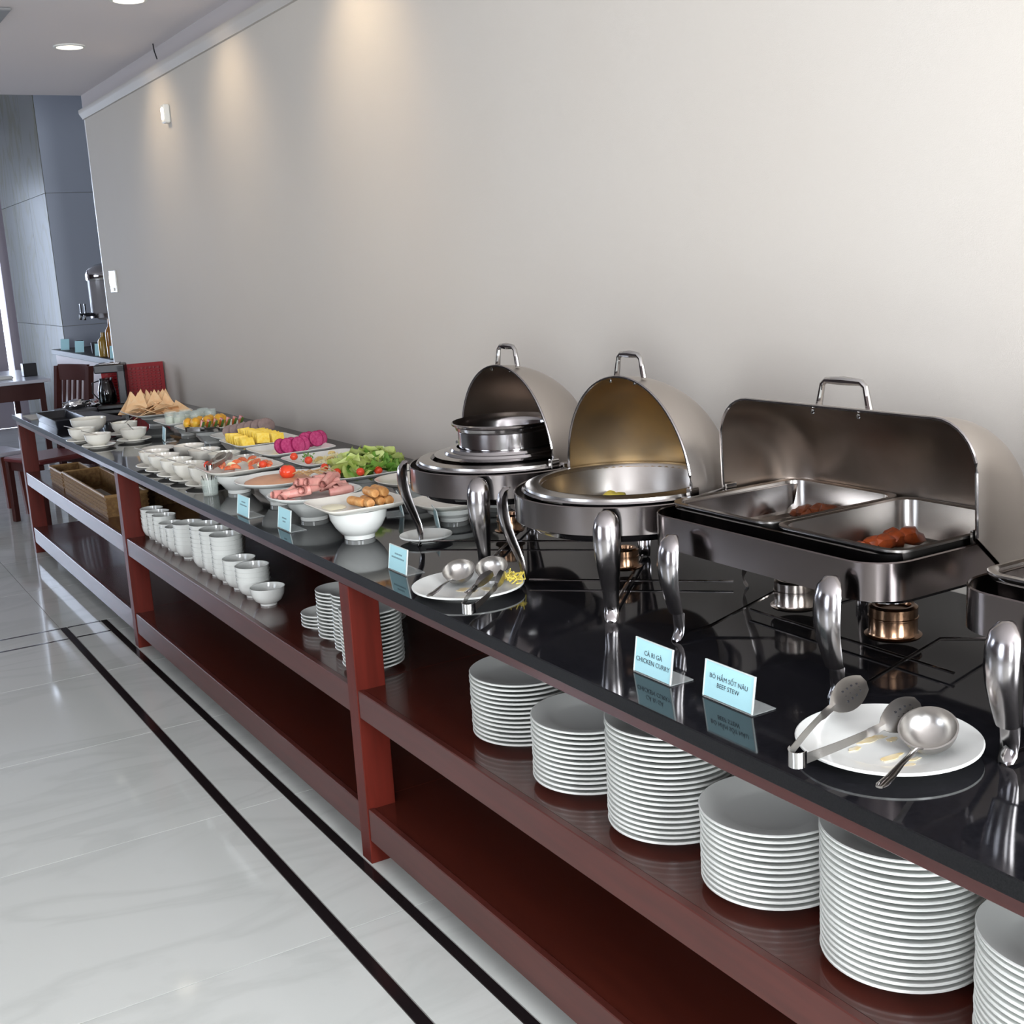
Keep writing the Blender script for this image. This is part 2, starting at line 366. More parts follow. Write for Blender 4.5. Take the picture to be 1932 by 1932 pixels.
# ------------------------------------------------------------------ crockery
def plate_prof(r, h=.022, t=.0042):
    return [(0, .0055), (.56*r, .0055), (.64*r, .0085), (.94*r, h-.0012), (.985*r, h), (r, h-.0012), (.995*r, h-t), (.97*r, h-t-.0006), (.66*r, .0042), (.60*r, .0022), (.585*r, 0), (.545*r, 0), (.53*r, .002), (0, .002)]
def stack(name, r, x, y, z0, n, pitch, label, cat, group, h=.022, m=porc, seg=56, jit=.0012):
    me = None
    for i in range(n):
        k = n-1-i
        if me is None: me = mesh(name, MB().lathe(plate_prof(r, h), seg), m, 40)
        o = obj(name, me, m, None, (x+random.uniform(-jit, jit), y+random.uniform(-jit, jit), z0+k*pitch), (0, 0, random.uniform(0, 6)))
        tag(o, label % ordn(i, n), cat, group)
ZS = .4972
SP = [(1.381, 2.348, 14, 'first big stack right of the post'), (1.359, 2.044, 13, 'second big stack right of the post'), (1.361, 1.771, 20, 'third big stack right of the post'),
      (1.357, 1.484, 13, 'fourth big stack right of the post'), (1.358, 1.196, 20, 'fifth big stack right of the post'), (1.356, .903, 16, 'stack at the right picture edge')]
for x, y, n, s in SP:
    stack('dinner_plate', .125, x, y, ZS, n, .01085, 'white dinner plate, %s, '+s, 'plate', 'dinner plates, '+s)
stack('side_plate', .0875, 1.31, 3.045, ZS, 15, .0110, 'white side plate, %s, stack just right of the post', 'plate', 'side plates beside the post', h=.02)
stack('side_plate', .0875, 1.50, 3.42, ZS, 17, .0115, 'white side plate, %s, stack set back behind the post', 'plate', 'side plates behind the post', h=.02)
stack('saucer', .07, 1.345, 3.495, ZS, 4, .0115, 'white saucer, %s, short stack of four', 'saucer', 'short saucer stack', h=.018, seg=40)
stack('saucer', .07, 1.346, 3.355, ZS, 13, .0115, 'white saucer, %s, tall stack beside the short one', 'saucer', 'middle saucer stack', h=.018, seg=40)
stack('saucer', .07, 1.335, 3.205, ZS, 15, .0115, 'white saucer, %s, stack half behind post', 'saucer', 'saucer stack by the post', h=.018, seg=40)
def bowl_prof(r=.058, h=.062, f=.5):
    o = [(0, .006), (.40*r, .006), (.72*r, .018*h/.062), (.90*r, .036*h/.062), (.975*r, .055*h/.062), (.99*r, h), (r+.0015, h), (r+.001, h-.002), (.95*r, .036*h/.062), (.78*r, .017*h/.062), (f*r, .0065), (f*r*.98, 0), (f*r*.85, 0), (f*r*.8, .003), (0, .003)]
    return o
bowl_me = mesh('soup_bowl', MB().lathe(bowl_prof(), 44), porc, 40)
BS = [(5.265, 5, .82), (5.168, 5, .82), (5.072, 5, .82), (4.976, 4, .82), (4.880, 4, .82), (4.762, 6, 1), (4.62, 8, 1), (4.522, 8, 1), (4.398, 8, 1), (4.272, 8, 1), (4.148, 4, 1), (4.010, 4, 1), (3.872, 1, 1)]
BN = ['first stack from the left', 'second stack from the left', 'third stack from the left', 'fourth stack from the left', 'fifth stack from the left', 'sixth stack from the left', 'seventh stack, set back', 'eighth stack from the left', 'ninth stack from the left', 'tallest near stack', 'low stack right of the tallest', 'stack next to the single bowl', '']
bowl_sm = mesh('soup_bowl', MB().lathe(bowl_prof(.0475, .058), 40), porc, 40)
for (y, n, sc), s in zip(BS, BN):
    x = 1.30 if y != 4.62 else 1.42
    for i in range(n):
        o = obj('soup_bowl', bowl_me if sc == 1 else bowl_sm, porc, None, (x-(.01 if sc < 1 else 0)+random.uniform(-.0008, .0008), y, ZS+(n-1-i)*(.0165 if sc == 1 else .018)), (0, 0, random.uniform(0, 6)))
        tag(o, ('white bowl, %s, %s' % (ordn(i, n), s)) if n > 1 else 'single white bowl standing alone at the right end of the bowl row', 'bowl', 'bowls of the '+s if n > 1 else None)

# baskets on the far bay of the shelf
def basket(x0, x1, y0, y1, h, z, label):
    t = empty('wicker_basket', ((x0+x1)/2, (y0+y1)/2, z), label=label, cat='basket', group='wicker baskets on the far shelf')
    cx, cy = (x0+x1)/2, (y0+y1)/2; a, b = x1-cx, y1-cy; body = MB(); th = .006
    for (u0, v0, u1, v1) in ((-a, -b, a, -b+th), (-a, b-th, a, b), (-a, -b+th, -a+th, b-th), (a-th, -b+th, a, b-th)):
        body.box(u0, v0, .0, u1, v1, h)
    body.box(-a+th, -b+th, 0, a-th, b-th, .006); obj('basket_body', body, wick, t)
    ri = MB().tube([(-a, -b, h), (a, -b, h), (a, b, h), (-a, b, h)], .007, 8, closed=True); obj('rim', ri, mat('basket_rim', (.40, .24, .10), .4), t)
    wv = MB(); 
    for k in range(1, 5):
        zz = h*k/5; wv.tube([(-a-.002, -b-.002, zz), (a+.002, -b-.002, zz), (a+.002, b+.002, zz), (-a-.002, b+.002, zz)], .0035, 6, closed=True)
    o = obj('woven_strand', wv, wick, t); o['kind'] = 'stuff'
    return t
basket(1.235, 1.43, 5.88, 6.86, .10, ZS, 'long low wicker basket nearest the second post')
basket(1.45, 1.70, 6.0, 6.9, .09, ZS, 'wicker basket standing behind the long one')
basket(1.24, 1.40, 6.92, 7.25, .085, ZS, 'small wicker basket beyond the long one, toward the table end')
sm = obj('folded_napkin', MB().box(-.05, -.2, 0, .05, .2, .012, bev=.003), whitep, None, (1.33, 6.45, ZS+.0065)); tag(sm, 'flat pale folded cloth lying inside the long wicker basket', 'cloth')

# ------------------------------------------------------------------ signs
def text_mesh(s, size, m, name='lettering'):
    cu = bpy.data.curves.new('txt', 'FONT'); cu.body = s; cu.size = size; cu.align_x = 'CENTER'; cu.align_y = 'CENTER'; cu.extrude = .0001; cu.resolution_u = 2; cu.space_line = 1.15
    o = bpy.data.objects.new('txt', cu); COL.objects.link(o); bpy.context.view_layer.update()
    me = bpy.data.meshes.new_from_object(o.evaluated_get(bpy.context.evaluated_depsgraph_get())); bpy.data.objects.remove(o)
    me.materials.clear(); me.materials.append(m); return me
def sign(x, y0, y1, lines, label, h=.066, tilt=8, size=.011, rot=0, thickw=None, txt=True):
    wdt = abs(y0-y1); t = empty('menu_card_holder', (x, (y0+y1)/2, ZT+.0006), (0, 0, rot), label, 'sign', None)
    R = Matrix.Rotation(radians(tilt), 4, 'Y')
    obj('paper_card', MB().box(-.0006, -wdt/2+.003, .003, .0006, wdt/2-.003, h-.002).xf(R), card_m, t, smooth=0)
    obj('clear_holder', MB().box(.0010, -wdt/2, .002, .0026, wdt/2, h).xf(R).box(-.001, -wdt/2, 0, .052, wdt/2, .0018), acr, t, smooth=0)
    ed = MB().box(-.0014, -wdt/2, .0022, .0012, -wdt/2+.0022, h).box(-.0014, wdt/2-.0022, .0022, .0012, wdt/2, h).box(-.0014, -wdt/2+.0022, h-.0016, .0012, wdt/2-.0022, h).xf(R); obj('holder_edge', ed, mat('acrylic_edge', (.70, .80, .80), .15), t, smooth=0)
    if txt:
        me = text_mesh(lines, size, ink if size > .0095 else inkf)
        # local X -> -Y, local Y -> +Z, normal -> -X
        M = Matrix(((0, 0, -1, -.0012), (-1, 0, 0, 0), (0, 1, 0, h*.52), (0, 0, 0, 1)))
        me.transform(R @ M); obj('lettering', me, ink, t)
    return t
def dashes(t, h, rows, tilt=8):   # print too small to read in the photograph
    R = Matrix.Rotation(radians(tilt), 4, 'Y'); b = MB()
    for z, y0, y1 in rows:
        y = y0
        while y < y1:
            wd = random.uniform(.002, .004); b.box(-.0010, y, z-.002, -.0007, min(y+wd, y1), z+.002); y += wd+.0015
    o = obj('blurred_print', b.xf(R), inkf, t, smooth=0); o['kind'] = 'stuff'
t = sign(1.262, 1.743, 1.635, 'CÀ RI GÀ\nCHICKEN CURRY', 'pale blue menu card reading CHICKEN CURRY near the counter edge', size=.0125)
t = sign(1.277, 1.565, 1.440, 'BÒ HẦM SỐT NÂU\nBEEF STEW', 'pale blue menu card reading BEEF STEW, left of the big used plate', size=.0115)
t = sign(1.252, 2.769, 2.667, '', 'pale blue menu card left of the plate with two ladles', txt=False); dashes(t, .066, [(.046, -.022, .018), (.036, -.035, .035)])
t = sign(1.218, 3.472, 3.370, '', 'pale blue menu card in front of the spring roll dish pedestal, right of its twin', txt=False); dashes(t, .066, [(.036, -.018, .018), (.026, -.012, .012)])
t = sign(1.194, 3.776, 3.667, '', 'pale blue menu card below the ham dish, leftmost of the two together', txt=False); dashes(t, .066, [(.046, -.02, .016), (.036, -.035, .03)])
t = sign(1.51, 5.83, 5.72, '', 'menu card seen edge on beside the far dip bowls', txt=False, rot=-.16); 
t = sign(1.56, 3.13, 3.03, '', 'menu card seen from its side behind the small round plate', txt=False, rot=radians(160))
t = sign(1.585, 3.42, 3.32, '', 'menu card seen from its side behind the spring roll dish', txt=False, rot=radians(160))
for i, o in enumerate([o for o in COL.objects if o.name.startswith('menu_card_holder')]): o['group'] = 'acrylic menu card holders'

# ------------------------------------------------------------------ chafing dishes
def leg_mb(H=.235):
    """front leg: spoon like at the top, sweeping in and down to a flared foot; outward = -X"""
    P = [(0.0, H, .007), (-.009, H-.003, .018), (-.015, H-.014, .0255), (-.019, H-.032, .0285), (-.021, H-.06, .0290), (-.019, H-.09, .0270), (-.013, H-.12, .0240), (-.005, H-.15, .0205), (.001, .06, .0175), (.002, .035, .0160), (-.002, .014, .0155), (-.008, .005, .0135), (-.014, .002, .008)]
    rings = []
    for i, (x, z, wd) in enumerate(P):
        q = P[min(i+1, len(P)-1)]; p = P[max(i-1, 0)]
        d = Vector((q[0]-p[0], 0, q[1]-p[1])).normalized(); nrm = Vector((d.z, 0, -d.x))
        if nrm.x > 0: nrm = -nrm
        if i > 9: nrm = Vector((0, 0, 1))
        c = Vector((x, 0, z)); ring = []; K = 7; dep = wd*.62
        for k in range(K):
            a = pi*k/(K-1); ring.append(c+Vector((0, cos(a)*wd, 0))+nrm*(sin(a)*dep))
        for k in range(K-1, -1, -1):
            a = pi*k/(K-1); ring.append(c+Vector((0, cos(a)*(wd-.0022), 0))+nrm*(sin(a)*(dep-.0022)-.0004))
        rings.append(ring)
    b = MB(); b.loft(rings); 
    zmin = min(v[2] for v in b.v); b.v = [(x, y, z-zmin) for x, y, z in b.v]; return b
legm = mat('satin_leg_steel', (.36, .34, .34), .2, 1, rvar=.03, vscale=9)
LEG = mesh('leg', leg_mb(), legm, 50); LEGR = mesh('leg', leg_mb(.212), legm, 50)
def handle_mb(w=.045, h=.05):
    b = MB(); pts = [(0, -w-.006, 0), (0, -w, h*.5), (0, -w+.004, h*.85), (0, -w+.014, h), (0, 0, h+.001), (0, w-.014, h), (0, w-.004, h*.85), (0, w, h*.5), (0, w+.006, 0)]
    b.tube(pts, [.007, .0062, .0058, .0065, .0088, .0065, .0058, .0062, .007], 10); return b
def lid_mb(prof, th0, th1, n=28, t=.002):
    """revolve (y,R) about the Y axis between two angles, with thickness"""
    def grid(off):
        out = []
        for i in range(n+1):
            a = th0+(th1-th0)*i/n
            out.append([(max(R-off, 1e-4)*cos(a), y*(1-off/ max(abs(prof[0][0]), .01)), max(R-off, 1e-4)*sin(a)) for y, R in prof])
        return out
    o = MB(); o.loft(grid(0), cap=False, close=False); i = MB(); i.loft(grid(t), cap=False, close=False); return o, i
def add_lid(t, prof, z, gold=False, x=0, w=.045):
    o, i = lid_mb(prof, radians(92), radians(-42))
    lid = obj('lid', o, lidout, t, (x, 0, z)); obj('lid_lining', i, lidin_g if gold else lidin, lid)
    a = radians(92)
    e = MB().tube([(R*cos(a), y, R*sin(a)) for y, R in prof], .0032, 6); obj('lid_rim', e, steel, lid)
    top = max(R for y, R in prof)
    hm = handle_mb(w)
    obj('lid_handle', hm, chrome, lid, (.022, 0, sqrt(top*top-.022**2)-.002))
    for yy in (-w, w): obj('rivet', MB().lathe([(0, -.004), (.004, -.003), (.005, 0)], 8), chrome, lid, (-.001, yy, top-.012), (0, radians(-90), 0))
    return lid
def burner(t, x, y, z, m=brass, r=.042, h=.05):
    bo = obj('fuel_holder', MB().lathe([(0, 0), (r+.006, 0), (r+.008, .004), (r+.002, .006), (r, .010), (r, h*.62), (r+.0015, h*.64), (r+.0015, h*.68), (r, h*.7), (r, h), (r-.006, h+.004), (r-.012, h+.003), (r-.014, h-.004), (0, h-.004)], 36), m, t, (x, y, z))
    return bo
def rr_outline(a, b, c, n=6):
    pts = []
    for sx, sy, a0 in ((1, 1, 0), (-1, 1, pi/2), (-1, -1, pi), (1, -1, 3*pi/2)):
        for k in range(n+1):
            th = a0+pi/2*k/n; pts.append((sx*(a-c)+c*cos(th), sy*(b-c)+c*sin(th)))
    return pts
def rr_loft(specs, n=6):
    """specs: list of (a, b, corner, z)"""
    return [[(x, y, z) for x, y in rr_outline(a, b, c, n)] for a, b, c, z in specs]

def round_chafer(x, y, label, pot=False, gold=False):
    t = empty('round_chafing_dish', (x, y, ZT+.0005), label=label, cat='chafing dish', group='round roll-top chafing dishes')
    fr_m = mat('dark_mirror_steel', (.16, .138, .135), .18, 1, rvar=.04, vscale=10)
    obj('frame_ring', MB().lathe([(.249, .175), (.251, .175), (.253, .177), (.253, .236), (.251, .238), (.249, .236), (.249, .175)], 72), mat('ring_mirror_steel', (.24, .215, .21), .16, 1, rvar=.04, vscale=10), t)
    obj('water_pan', MB().lathe([(.226, .240), (.232, .244), (.235, .240), (.230, .235), (.229, .175), (.215, .155), (.15, .148), (0, .148), (0, .150), (.15, .150), (.212, .158), (.226, .178), (.226, .240)], 72), steel, t)
    obj('pan_rim', MB().lathe([(.190, .2445), (.196, .252), (.206, .254), (.226, .249), (.2275, .2425), (.222, .2415), (.2, .2435), (.190, .2445)], 72), brush, t)
    if not pot:
        fp = obj('food_pan', MB().lathe([(.1955, .2525), (.190, .243), (.186, .19), (.175, .168), (.13, .163), (0, .162), (0, .1605), (.13, .1615), (.178, .166), (.188, .19), (.1895, .2435), (.1955, .2525)], 64), brush, t)
    for a, rr, ti in ((135, .245, -6), (226, .272, 0), (45, .258, -3), (315, .258, -3)):
        th = radians(a); obj('leg', LEG, steel, t, (rr*cos(th), rr*sin(th), 0), (0, radians(ti), th-pi))
    base = MB()
    for a in (45, 135):
        th = radians(a); base.tube([(.236*cos(th), .236*sin(th), .012), (-.238*cos(th), -.238*sin(th), .012)], .0045, 6, flat=.6)
    obj('base_frame', base, steel, t)
    burner(t, .055, .09, .0165, brass, .034, .045)
    prof = [(-.232*cos(pi*k/40), .232*sin(pi*k/40)) for k in range(41)]
    add_lid(t, prof, .25, gold, x=.004)
    hb = MB().box(-.012, .233, .2385, .012, .249, .262, bev=.002)
    obj('hinge', hb, chrome, t); hb2 = MB().box(-.012, -.249, .2385, .012, -.233, .262, bev=.002); obj('hinge', hb2, chrome, t)
    return t
cb = round_chafer(1.605, 2.222, 'round chafing dish with gold-stained lid, nearest the rectangular one', gold=True)
ca = round_chafer(1.61, 2.765, 'round chafing dish holding a steel soup pot, farther left', pot=True)
# soup insert in the far one
t = empty('soup_pot', (1.615, 2.76, ZT+.256), label='round steel soup pot standing open in the left chafing dish', cat='pot')
obj('adapter_plate', MB().lathe([(.188, .001), (.192, .004), (.18, .007), (.165, .007), (.162, .013), (.150, .014), (.147, .020), (.132, .021), (.130, .012), (.16, .001), (.188, .001)], 64), steel, t)
obj('pot_body', MB().lathe([(.126, -.09), (.126, .062), (.131, .066), (.133, .074), (.141, .079), (.143, .084), (.139, .086), (.129, .078), (.123, .066), (.123, -.088), (0, -.088), (0, -.09), (.126, -.09)], 64), steel, t)
obj('soup', MB().lathe([(.1225, -.02), (0, -.02), (0, -.03), (.1225, -.03), (.1225, -.02)], 40), mat('broth', (.06, .045, .03), .15), t)

def rect_chafer(x, y, label, food=True):
    t = empty('rectangular_chafing_dish', (x, y, ZT+.0005), label=label, cat='chafing dish', group='rectangular roll-top chafing dishes')
    A, B = .235, .315
    obj('frame_band', MB().loft(rr_loft([(A, B, .075, .172), (A, B, .075, .236), (A-.002, B-.002, .073, .238), (A-.004, B-.004, .071, .236), (A-.004, B-.004, .071, .172), (A, B, .075, .172)], 8), cap=False), mat('dark_mirror_steel'), t)
    obj('water_pan', MB().loft(rr_loft([(A-.045, B-.02, .05, .243), (A-.050, B-.026, .05, .244), (A-.052, B-.028, .05, .170), (A-.065, B-.04, .05, .150), (A-.068, B-.043, .05, .153), (A-.056, B-.032, .05, .172), (A-.054, B-.03, .05, .242), (A-.045, B-.02, .05, .243)], 6), cap=False).loft(rr_loft([(A-.064, B-.04, .05, .1501), (A-.064, B-.04, .05, .1521)], 6)), steel, t)
    for s in (-1, 1):
        a, b, c = .172, .151, .035
        fp = MB().loft(rr_loft([(a+.008, b, c+.004, .247), (a+.008, b, c+.004, .251), (a, b-.008, c, .252), (a-.006, b-.012, c, .249), (a-.010, b-.016, c, .20), (a-.016, b-.022, c, .180), (a-.03, b-.036, c-.01, .176), (a-.03, b-.036, c-.01, .174), (a-.014, b-.02, c, .178), (a-.008, b-.014, c, .20), (a-.005, b-.011, c, .246), (a+.008, b, c+.004, .247)], 6), cap=False)
        fp.loft(rr_loft([(a-.029, b-.035, c-.01, .1742), (a-.029, b-.035, c-.01, .1758)], 6)); fp.v = [(p, q+s*.1525, r) for p, q, r in fp.v]
        obj('food_pan', fp, brush, t)
    for sy in (-1, 1):
        obj('leg', LEGR, steel, t, (-A-.018, sy*.21-.028, 0), (0, 0, 0)); obj('leg', LEGR, steel, t, (A+.018, sy*.21-.028, 0), (0, 0, pi))
    bf = MB()
    for sy in (-1, 1):
        bf.tube([(-A-.016, sy*.21-.028, .010), (-A+.06, sy*.21-.028, .012), (0, sy*.21-.028, .05), (A-.06, sy*.21-.028, .012), (A+.016, sy*.21-.028, .010)], .0035, 6)
    bf.tube([(-.038, -.30, .012), (-.038, .215, .012)], .0045, 6, flat=.6)
    obj('base_frame', bf, steel, t)
    burner(t, .035, .16, .0165, mat('steel_fuel_can', (.45, .40, .36), .2, 1), .043, .055); burner(t, .035, -.10, .0165, brass, .045, .058)
    R0, L, c = .197, .322, .085
    prof = [(-L, .0), (-L, .03), (-L, R0-c)]+[(-L+c-c*cos(pi/2*k/8), R0-c+c*sin(pi/2*k/8)) for k in range(1, 9)]
    prof = prof+[(-L+c+(2*(L-c))*k/8, R0) for k in range(1, 8)]+[(-y, r) for y, r in reversed(prof)]
    add_lid(t, prof, .25, False, x=-.012, w=.058)
    for sy in (-1, 1): obj('hinge', MB().box(-.014, sy*(B-.003)-.003, .2385, .014, sy*(B-.003)+.003, .262, bev=.001), chrome, t)
    return t
r1 = rect_chafer(1.693, 1.650, 'rectangular chafing dish with lid rolled open, whole in the picture')
r2 = dup(r1, (1.693, .893, ZT+.0005), label='rectangular chafing dish cut off by the right edge')

def lump(r, seed, sx=1, sy=1, sz=1, amp=.3, sub=2, fr=None):
    bm = bmesh.new(); bmesh.ops.create_icosphere(bm, subdivisions=sub, radius=r); fr = fr or 1.2/r
    for v in bm.verts:
        k = 1+amp*noise.noise(v.co*fr+Vector((seed*3.1, seed, 0))); v.co = Vector((v.co.x*k*sx, v.co.y*k*sy, v.co.z*k*sz))
    b = MB(); bm.verts.index_update(); b.add([v.co[:] for v in bm.verts], [[v.index for v in f.verts] for f in bm.faces]); bm.free(); return b
for i, (x, y, z, r) in enumerate(((1.815, 1.862, 1.036, .020), (1.825, 1.838, 1.038, .020), (1.805, 1.880, 1.032, .015), (1.830, 1.812, 1.040, .021), (1.822, 1.790, 1.034, .016), (1.80, 1.845, 1.030, .016))):
    tag(obj('meat_chunk', lump(r, i, 1.2, 1, .8, .5), curry, None, (x, y, z)), 'browned curry chunk left in the left pan of the chafing dish', 'food', 'curry remains in the left pan')
for i, (x, y, z, r) in enumerate(((1.712, 1.588, 1.031, .018), (1.735, 1.575, 1.033, .020), (1.758, 1.572, 1.035, .020), (1.785, 1.562, 1.038, .022), (1.77, 1.59, 1.036, .018), (1.69, 1.595, 1.027, .014))):
    tag(obj('carrot_chunk', lump(r, i+9, 1.2, 1, .8, .5), mat('carrot', (.38, .07, .015), .35, var=(.20, .035, .01), vscale=50), None, (x, y, z)), 'orange stew chunk left in the right pan of the chafing dish', 'food', 'stew remains in the right pan')
for i, (x, y) in enumerate(((1.648, 2.330), (1.662, 2.338), (1.675, 2.325), (1.655, 2.318))):
    tag(obj('noodle_clump', lump(.014, i+30, 1.2, 1, 1, .5), noodle, None, (x, y+.02, 1.022)), 'little yellow noodle clump left in the round pan', 'food', 'noodle remains in the round pan')

# ------------------------------------------------------------------ utensils
def ladle(loc, bowl_r, hx, hy, hz, label, tilt=26):
    """bowl at loc (local origin), handle end at offset (hx,hy,hz)"""
    t = empty('ladle', loc, label=label, cat='ladle'); r = bowl_r; prof = []
    for k in range(9):
        a = pi/2*k/8; prof.append((r*sin(a), -r*.82*cos(a)+r*.82))
    inn = [(max(q-.0012, 0), z+.0012) for q, z in reversed(prof)]
    n = Vector((hx, hy, 0)).normalized(); ax = Vector((0, 0, 1)).cross(n); T_ = Matrix.Translation((0, 0, r*.86)) @ Matrix.Rotation(radians(tilt), 4, ax) @ Matrix.Translation((0, 0, -r*.86))
    obj('bowl', MB().lathe(prof+[(r+.0015, r*.82+.0008)]+inn, 32).xf(T_), satin, t)
    p0 = T_ @ (n*(r-.001)+Vector((0, 0, r*.82))); p1 = Vector((hx, hy, hz)); mid = p0.lerp(p1, .12)+Vector((0, 0, .006))
    obj('handle', MB().tube([p0, mid, p0.lerp(p1, .5)+Vector((0, 0, .004)), p0.lerp(p1, .75), p0.lerp(p1, .93), p1], [.0055, .0042, .0050, .0072, .0085, .005], 8, flat=.35), mat('utensil_steel', (.33, .315, .30), .16, 1), t)
    return t
def tongs(loc, tips, label, wid=.011, head=.35):
    """hinge bow at loc, two arms to tips (offsets)"""
    t = empty('serving_tongs', loc, label=label, cat='tongs'); us = MATS['utensil_steel']
    tips = [Vector(q) for q in tips]; ax = ((tips[0]+tips[1])*.5).normalized(); side = Vector((-ax.y, ax.x, 0)).normalized()
    if side.dot(tips[0]) < 0: side = -side
    bow = [side*(.014*cos(a))-ax*(.014*sin(a))+Vector((0, 0, .010)) for a in [pi*k/10 for k in range(11)]]
    b = MB(); rings = []
    for k, p in enumerate(bow):
        a = pi*k/10; nn = side*cos(a)-ax*sin(a)
        rings.append([p+Vector((0, 0, -wid)), p+Vector((0, 0, wid)), p+nn*.0012+Vector((0, 0, wid)), p+nn*.0012+Vector((0, 0, -wid))])
    b.loft(rings); obj('spring_bow', b, chrome, t)
    for tp, sg in ((tips[0], 1), (tips[1], -1)):
        p0 = side*(.014*sg)+Vector((0, 0, .010)); L = tp-p0; rings = []
        for k in range(29):
            f = k/28; c = p0+L*f+side*(sg*.010*sin(pi*f))
            wd = .0085*(1-f)+.004*f if f < .62 else .0055+.019*head*sin(pi*min(1, (f-.60)/.44))**.8
            ww = Vector((0, 0, 1))*wd*(.95 if f < .5 else .8)+side*wd*(.0 if f < .5 else .6)
            nn = side*.0012 if f < .5 else (side*.7-Vector((0, 0, .7)))*.0014
            rings.append([c-ww, c-nn*2*(0 if f < .6 else 1.5), c+ww, c+ww+nn, c+nn*1-nn*2*(0 if f < .6 else 1.5), c-ww+nn])
        arm = obj('arm', MB().loft(rings), satin, t)
        ho = MB()
        for i in range(4):
            for j in range(3):
                f = .76+.05*i; c = p0+L*f+side*(sg*.010*sin(pi*f)); q = (j-1)*.008*(1 if i < 3 else .7)
                c2 = c+Vector((0, 0, .8*q))+side*(.6*q)-side*.0015+Vector((0, 0, .0015)); ho.box(c2.x-.0017, c2.y-.0017, c2.z-.0017, c2.x+.0017, c2.y+.0017, c2.z+.0017)
        if head > .9: h = obj('perforation', ho, blackp, arm, smooth=0); h['kind'] = 'stuff'
    return t
ladle((1.368, 1.160, ZT+.010), .042, -.205, -.095, .034, 'steel ladle lying on the big used plate, handle over the rim')
tongs((1.172, 1.225, ZT+.022), [(.225, .085, .045), (.245, -.005, .030)], 'steel slotted serving tongs lying open across the big used plate', .012, 1)
ladle((1.300, 2.480, ZT+.013), .038, -.145, -.125, .022, 'steel ladle on the oval-looking plate, left of its twin')
ladle((1.372, 2.450, ZT+.013), .038, -.150, -.150, .028, 'steel ladle on the noodle-smeared plate, right of its twin')
tongs((1.185, 2.225, ZT+.022), [(.165, .185, .020), (.186, .170, .020)], 'steel tongs leaning over the right side of the noodle-smeared plate', .011)

def plate1(x, y, r, label, m=porc, h=.02, cat='plate', name='serving_plate'):
    return tag(obj(name, MB().lathe(plate_prof(r, h), 64), m, None, (x, y, ZT+.0006)), label, cat)
def smear(parent, pts, z=.0062):
    for i, (x, y, a, b) in enumerate(pts):
        q = MB(); n = 22; ring = []
        for k in range(n):
            th = 2*pi*k/n; rr = 1+.55*noise.noise(Vector((cos(th)*1.7, sin(th)*1.7, i*5.3))); ring.append((x+a*rr*cos(th), y+b*rr*sin(th)))
        q.loft([[(u, v, z-.0004) for u, v in ring], [(u*.98+x*.02, v*.98+y*.02, z+.0004) for u, v in ring]]); obj('sauce_stain', q, sauce, parent)
p = plate1(1.345, 1.215, .137, 'large white plate with sauce stains, tongs and a ladle on it'); smear(p, [(.0, .03, .030, .008), (-.03, -.035, .024, .007), (.03, -.05, .02, .009), (.045, .055, .018, .008), (-.05, .02, .012, .005), (-.035, -.07, .014, .004), (.02, .01, .010, .006), (-.01, -.06, .012, .004), (.06, .01, .012, .006)])
p = plate1(1.302, 2.44, .132, 'white plate with two ladles, tongs and noodle bits on it'); smear(p, [(-.01, 0, .02, .012), (.03, -.03, .012, .016), (.0, -.03, .01, .006)])
nd = MB(); rn = random.Random(3)
for k in range(26):
    x0, y0 = rn.uniform(-.012, .014), rn.uniform(-.03, .03); a = rn.uniform(0, 6); pts = []
    for j in range(5): pts.append((x0+.011*j*cos(a+j*.5*rn.uniform(-1, 1))*.6, y0+.011*j*sin(a+j*.4)*.6, .004+rn.uniform(0, .022)))
    nd.tube(pts, .0011, 5)
o = obj('spilled_noodles', nd, noodle, None, (1.388, 2.385, ZT+.016)); tag(o, 'tangle of yellow noodles on the plate rim below the chafing dish', 'noodles', kind='stuff')
plate1(1.472, 2.988, .074, 'small round white plate by the left leg of the soup chafing dish', h=.018)

# ------------------------------------------------------------------ elevated dishes
def pedestal(x, y, r=.075, h=.085, label=''):
    b = [(0, .010), (.45*r, .010), (.75*r, .035), (.93*r, h*.7), (.985*r, h-.002), (r, h), (r+.002, h-.002), (.97*r, h*.68), (.82*r, .034), (.62*r, .014), (.54*r, .012), (.53*r, 0), (.47*r, 0), (.45*r, .005), (0, .005)]
    return tag(obj('pedestal_bowl', MB().lathe(b, 44), porc, None, (x, y, ZT+.0006)), label, 'bowl', 'white bowls used as stands under the dishes')
def square_dish(x, y, z, a, b, label, m=porc_w, power=5.5, rot=0):
    """a,b half sizes; z of rim"""
    s = [(0, -.016), (.60, -.016), (.78, -.012), (.95, -.001), (.985, 0), (1.0, -.0015), (.985, -.005), (.80, -.018), (.62, -.0215), (0, -.0215)]
    mb = MB().lathe([(q, zz) for q, zz in s], 64, sx=a, sy=b, power=power)
    return tag(obj('serving_dish', mb, m, None, (x, y, z), (0, 0, rot)), label, 'dish')
def on_ped(x, y, z, a, b, label, plabel, power=5.5, m=porc_w, pr=.075, rot=0, px=0, py=0):
    h = z-.0219-ZT-.0008
    pedestal(x+px, y+py, pr, h, plabel); return square_dish(x, y, z, a, b, label, m, power, rot)
def things(name, mbs, m, places, label, cat, group):
    mes = [mesh(name, q, m, 60) for q in mbs]
    for i, (loc, rot) in enumerate(places):
        tag(obj(name, mes[i % len(mes)], m, None, loc, rot), label % lo(i, len(places)) if '%s' in label else label, cat, group)
rn = random.Random(11)
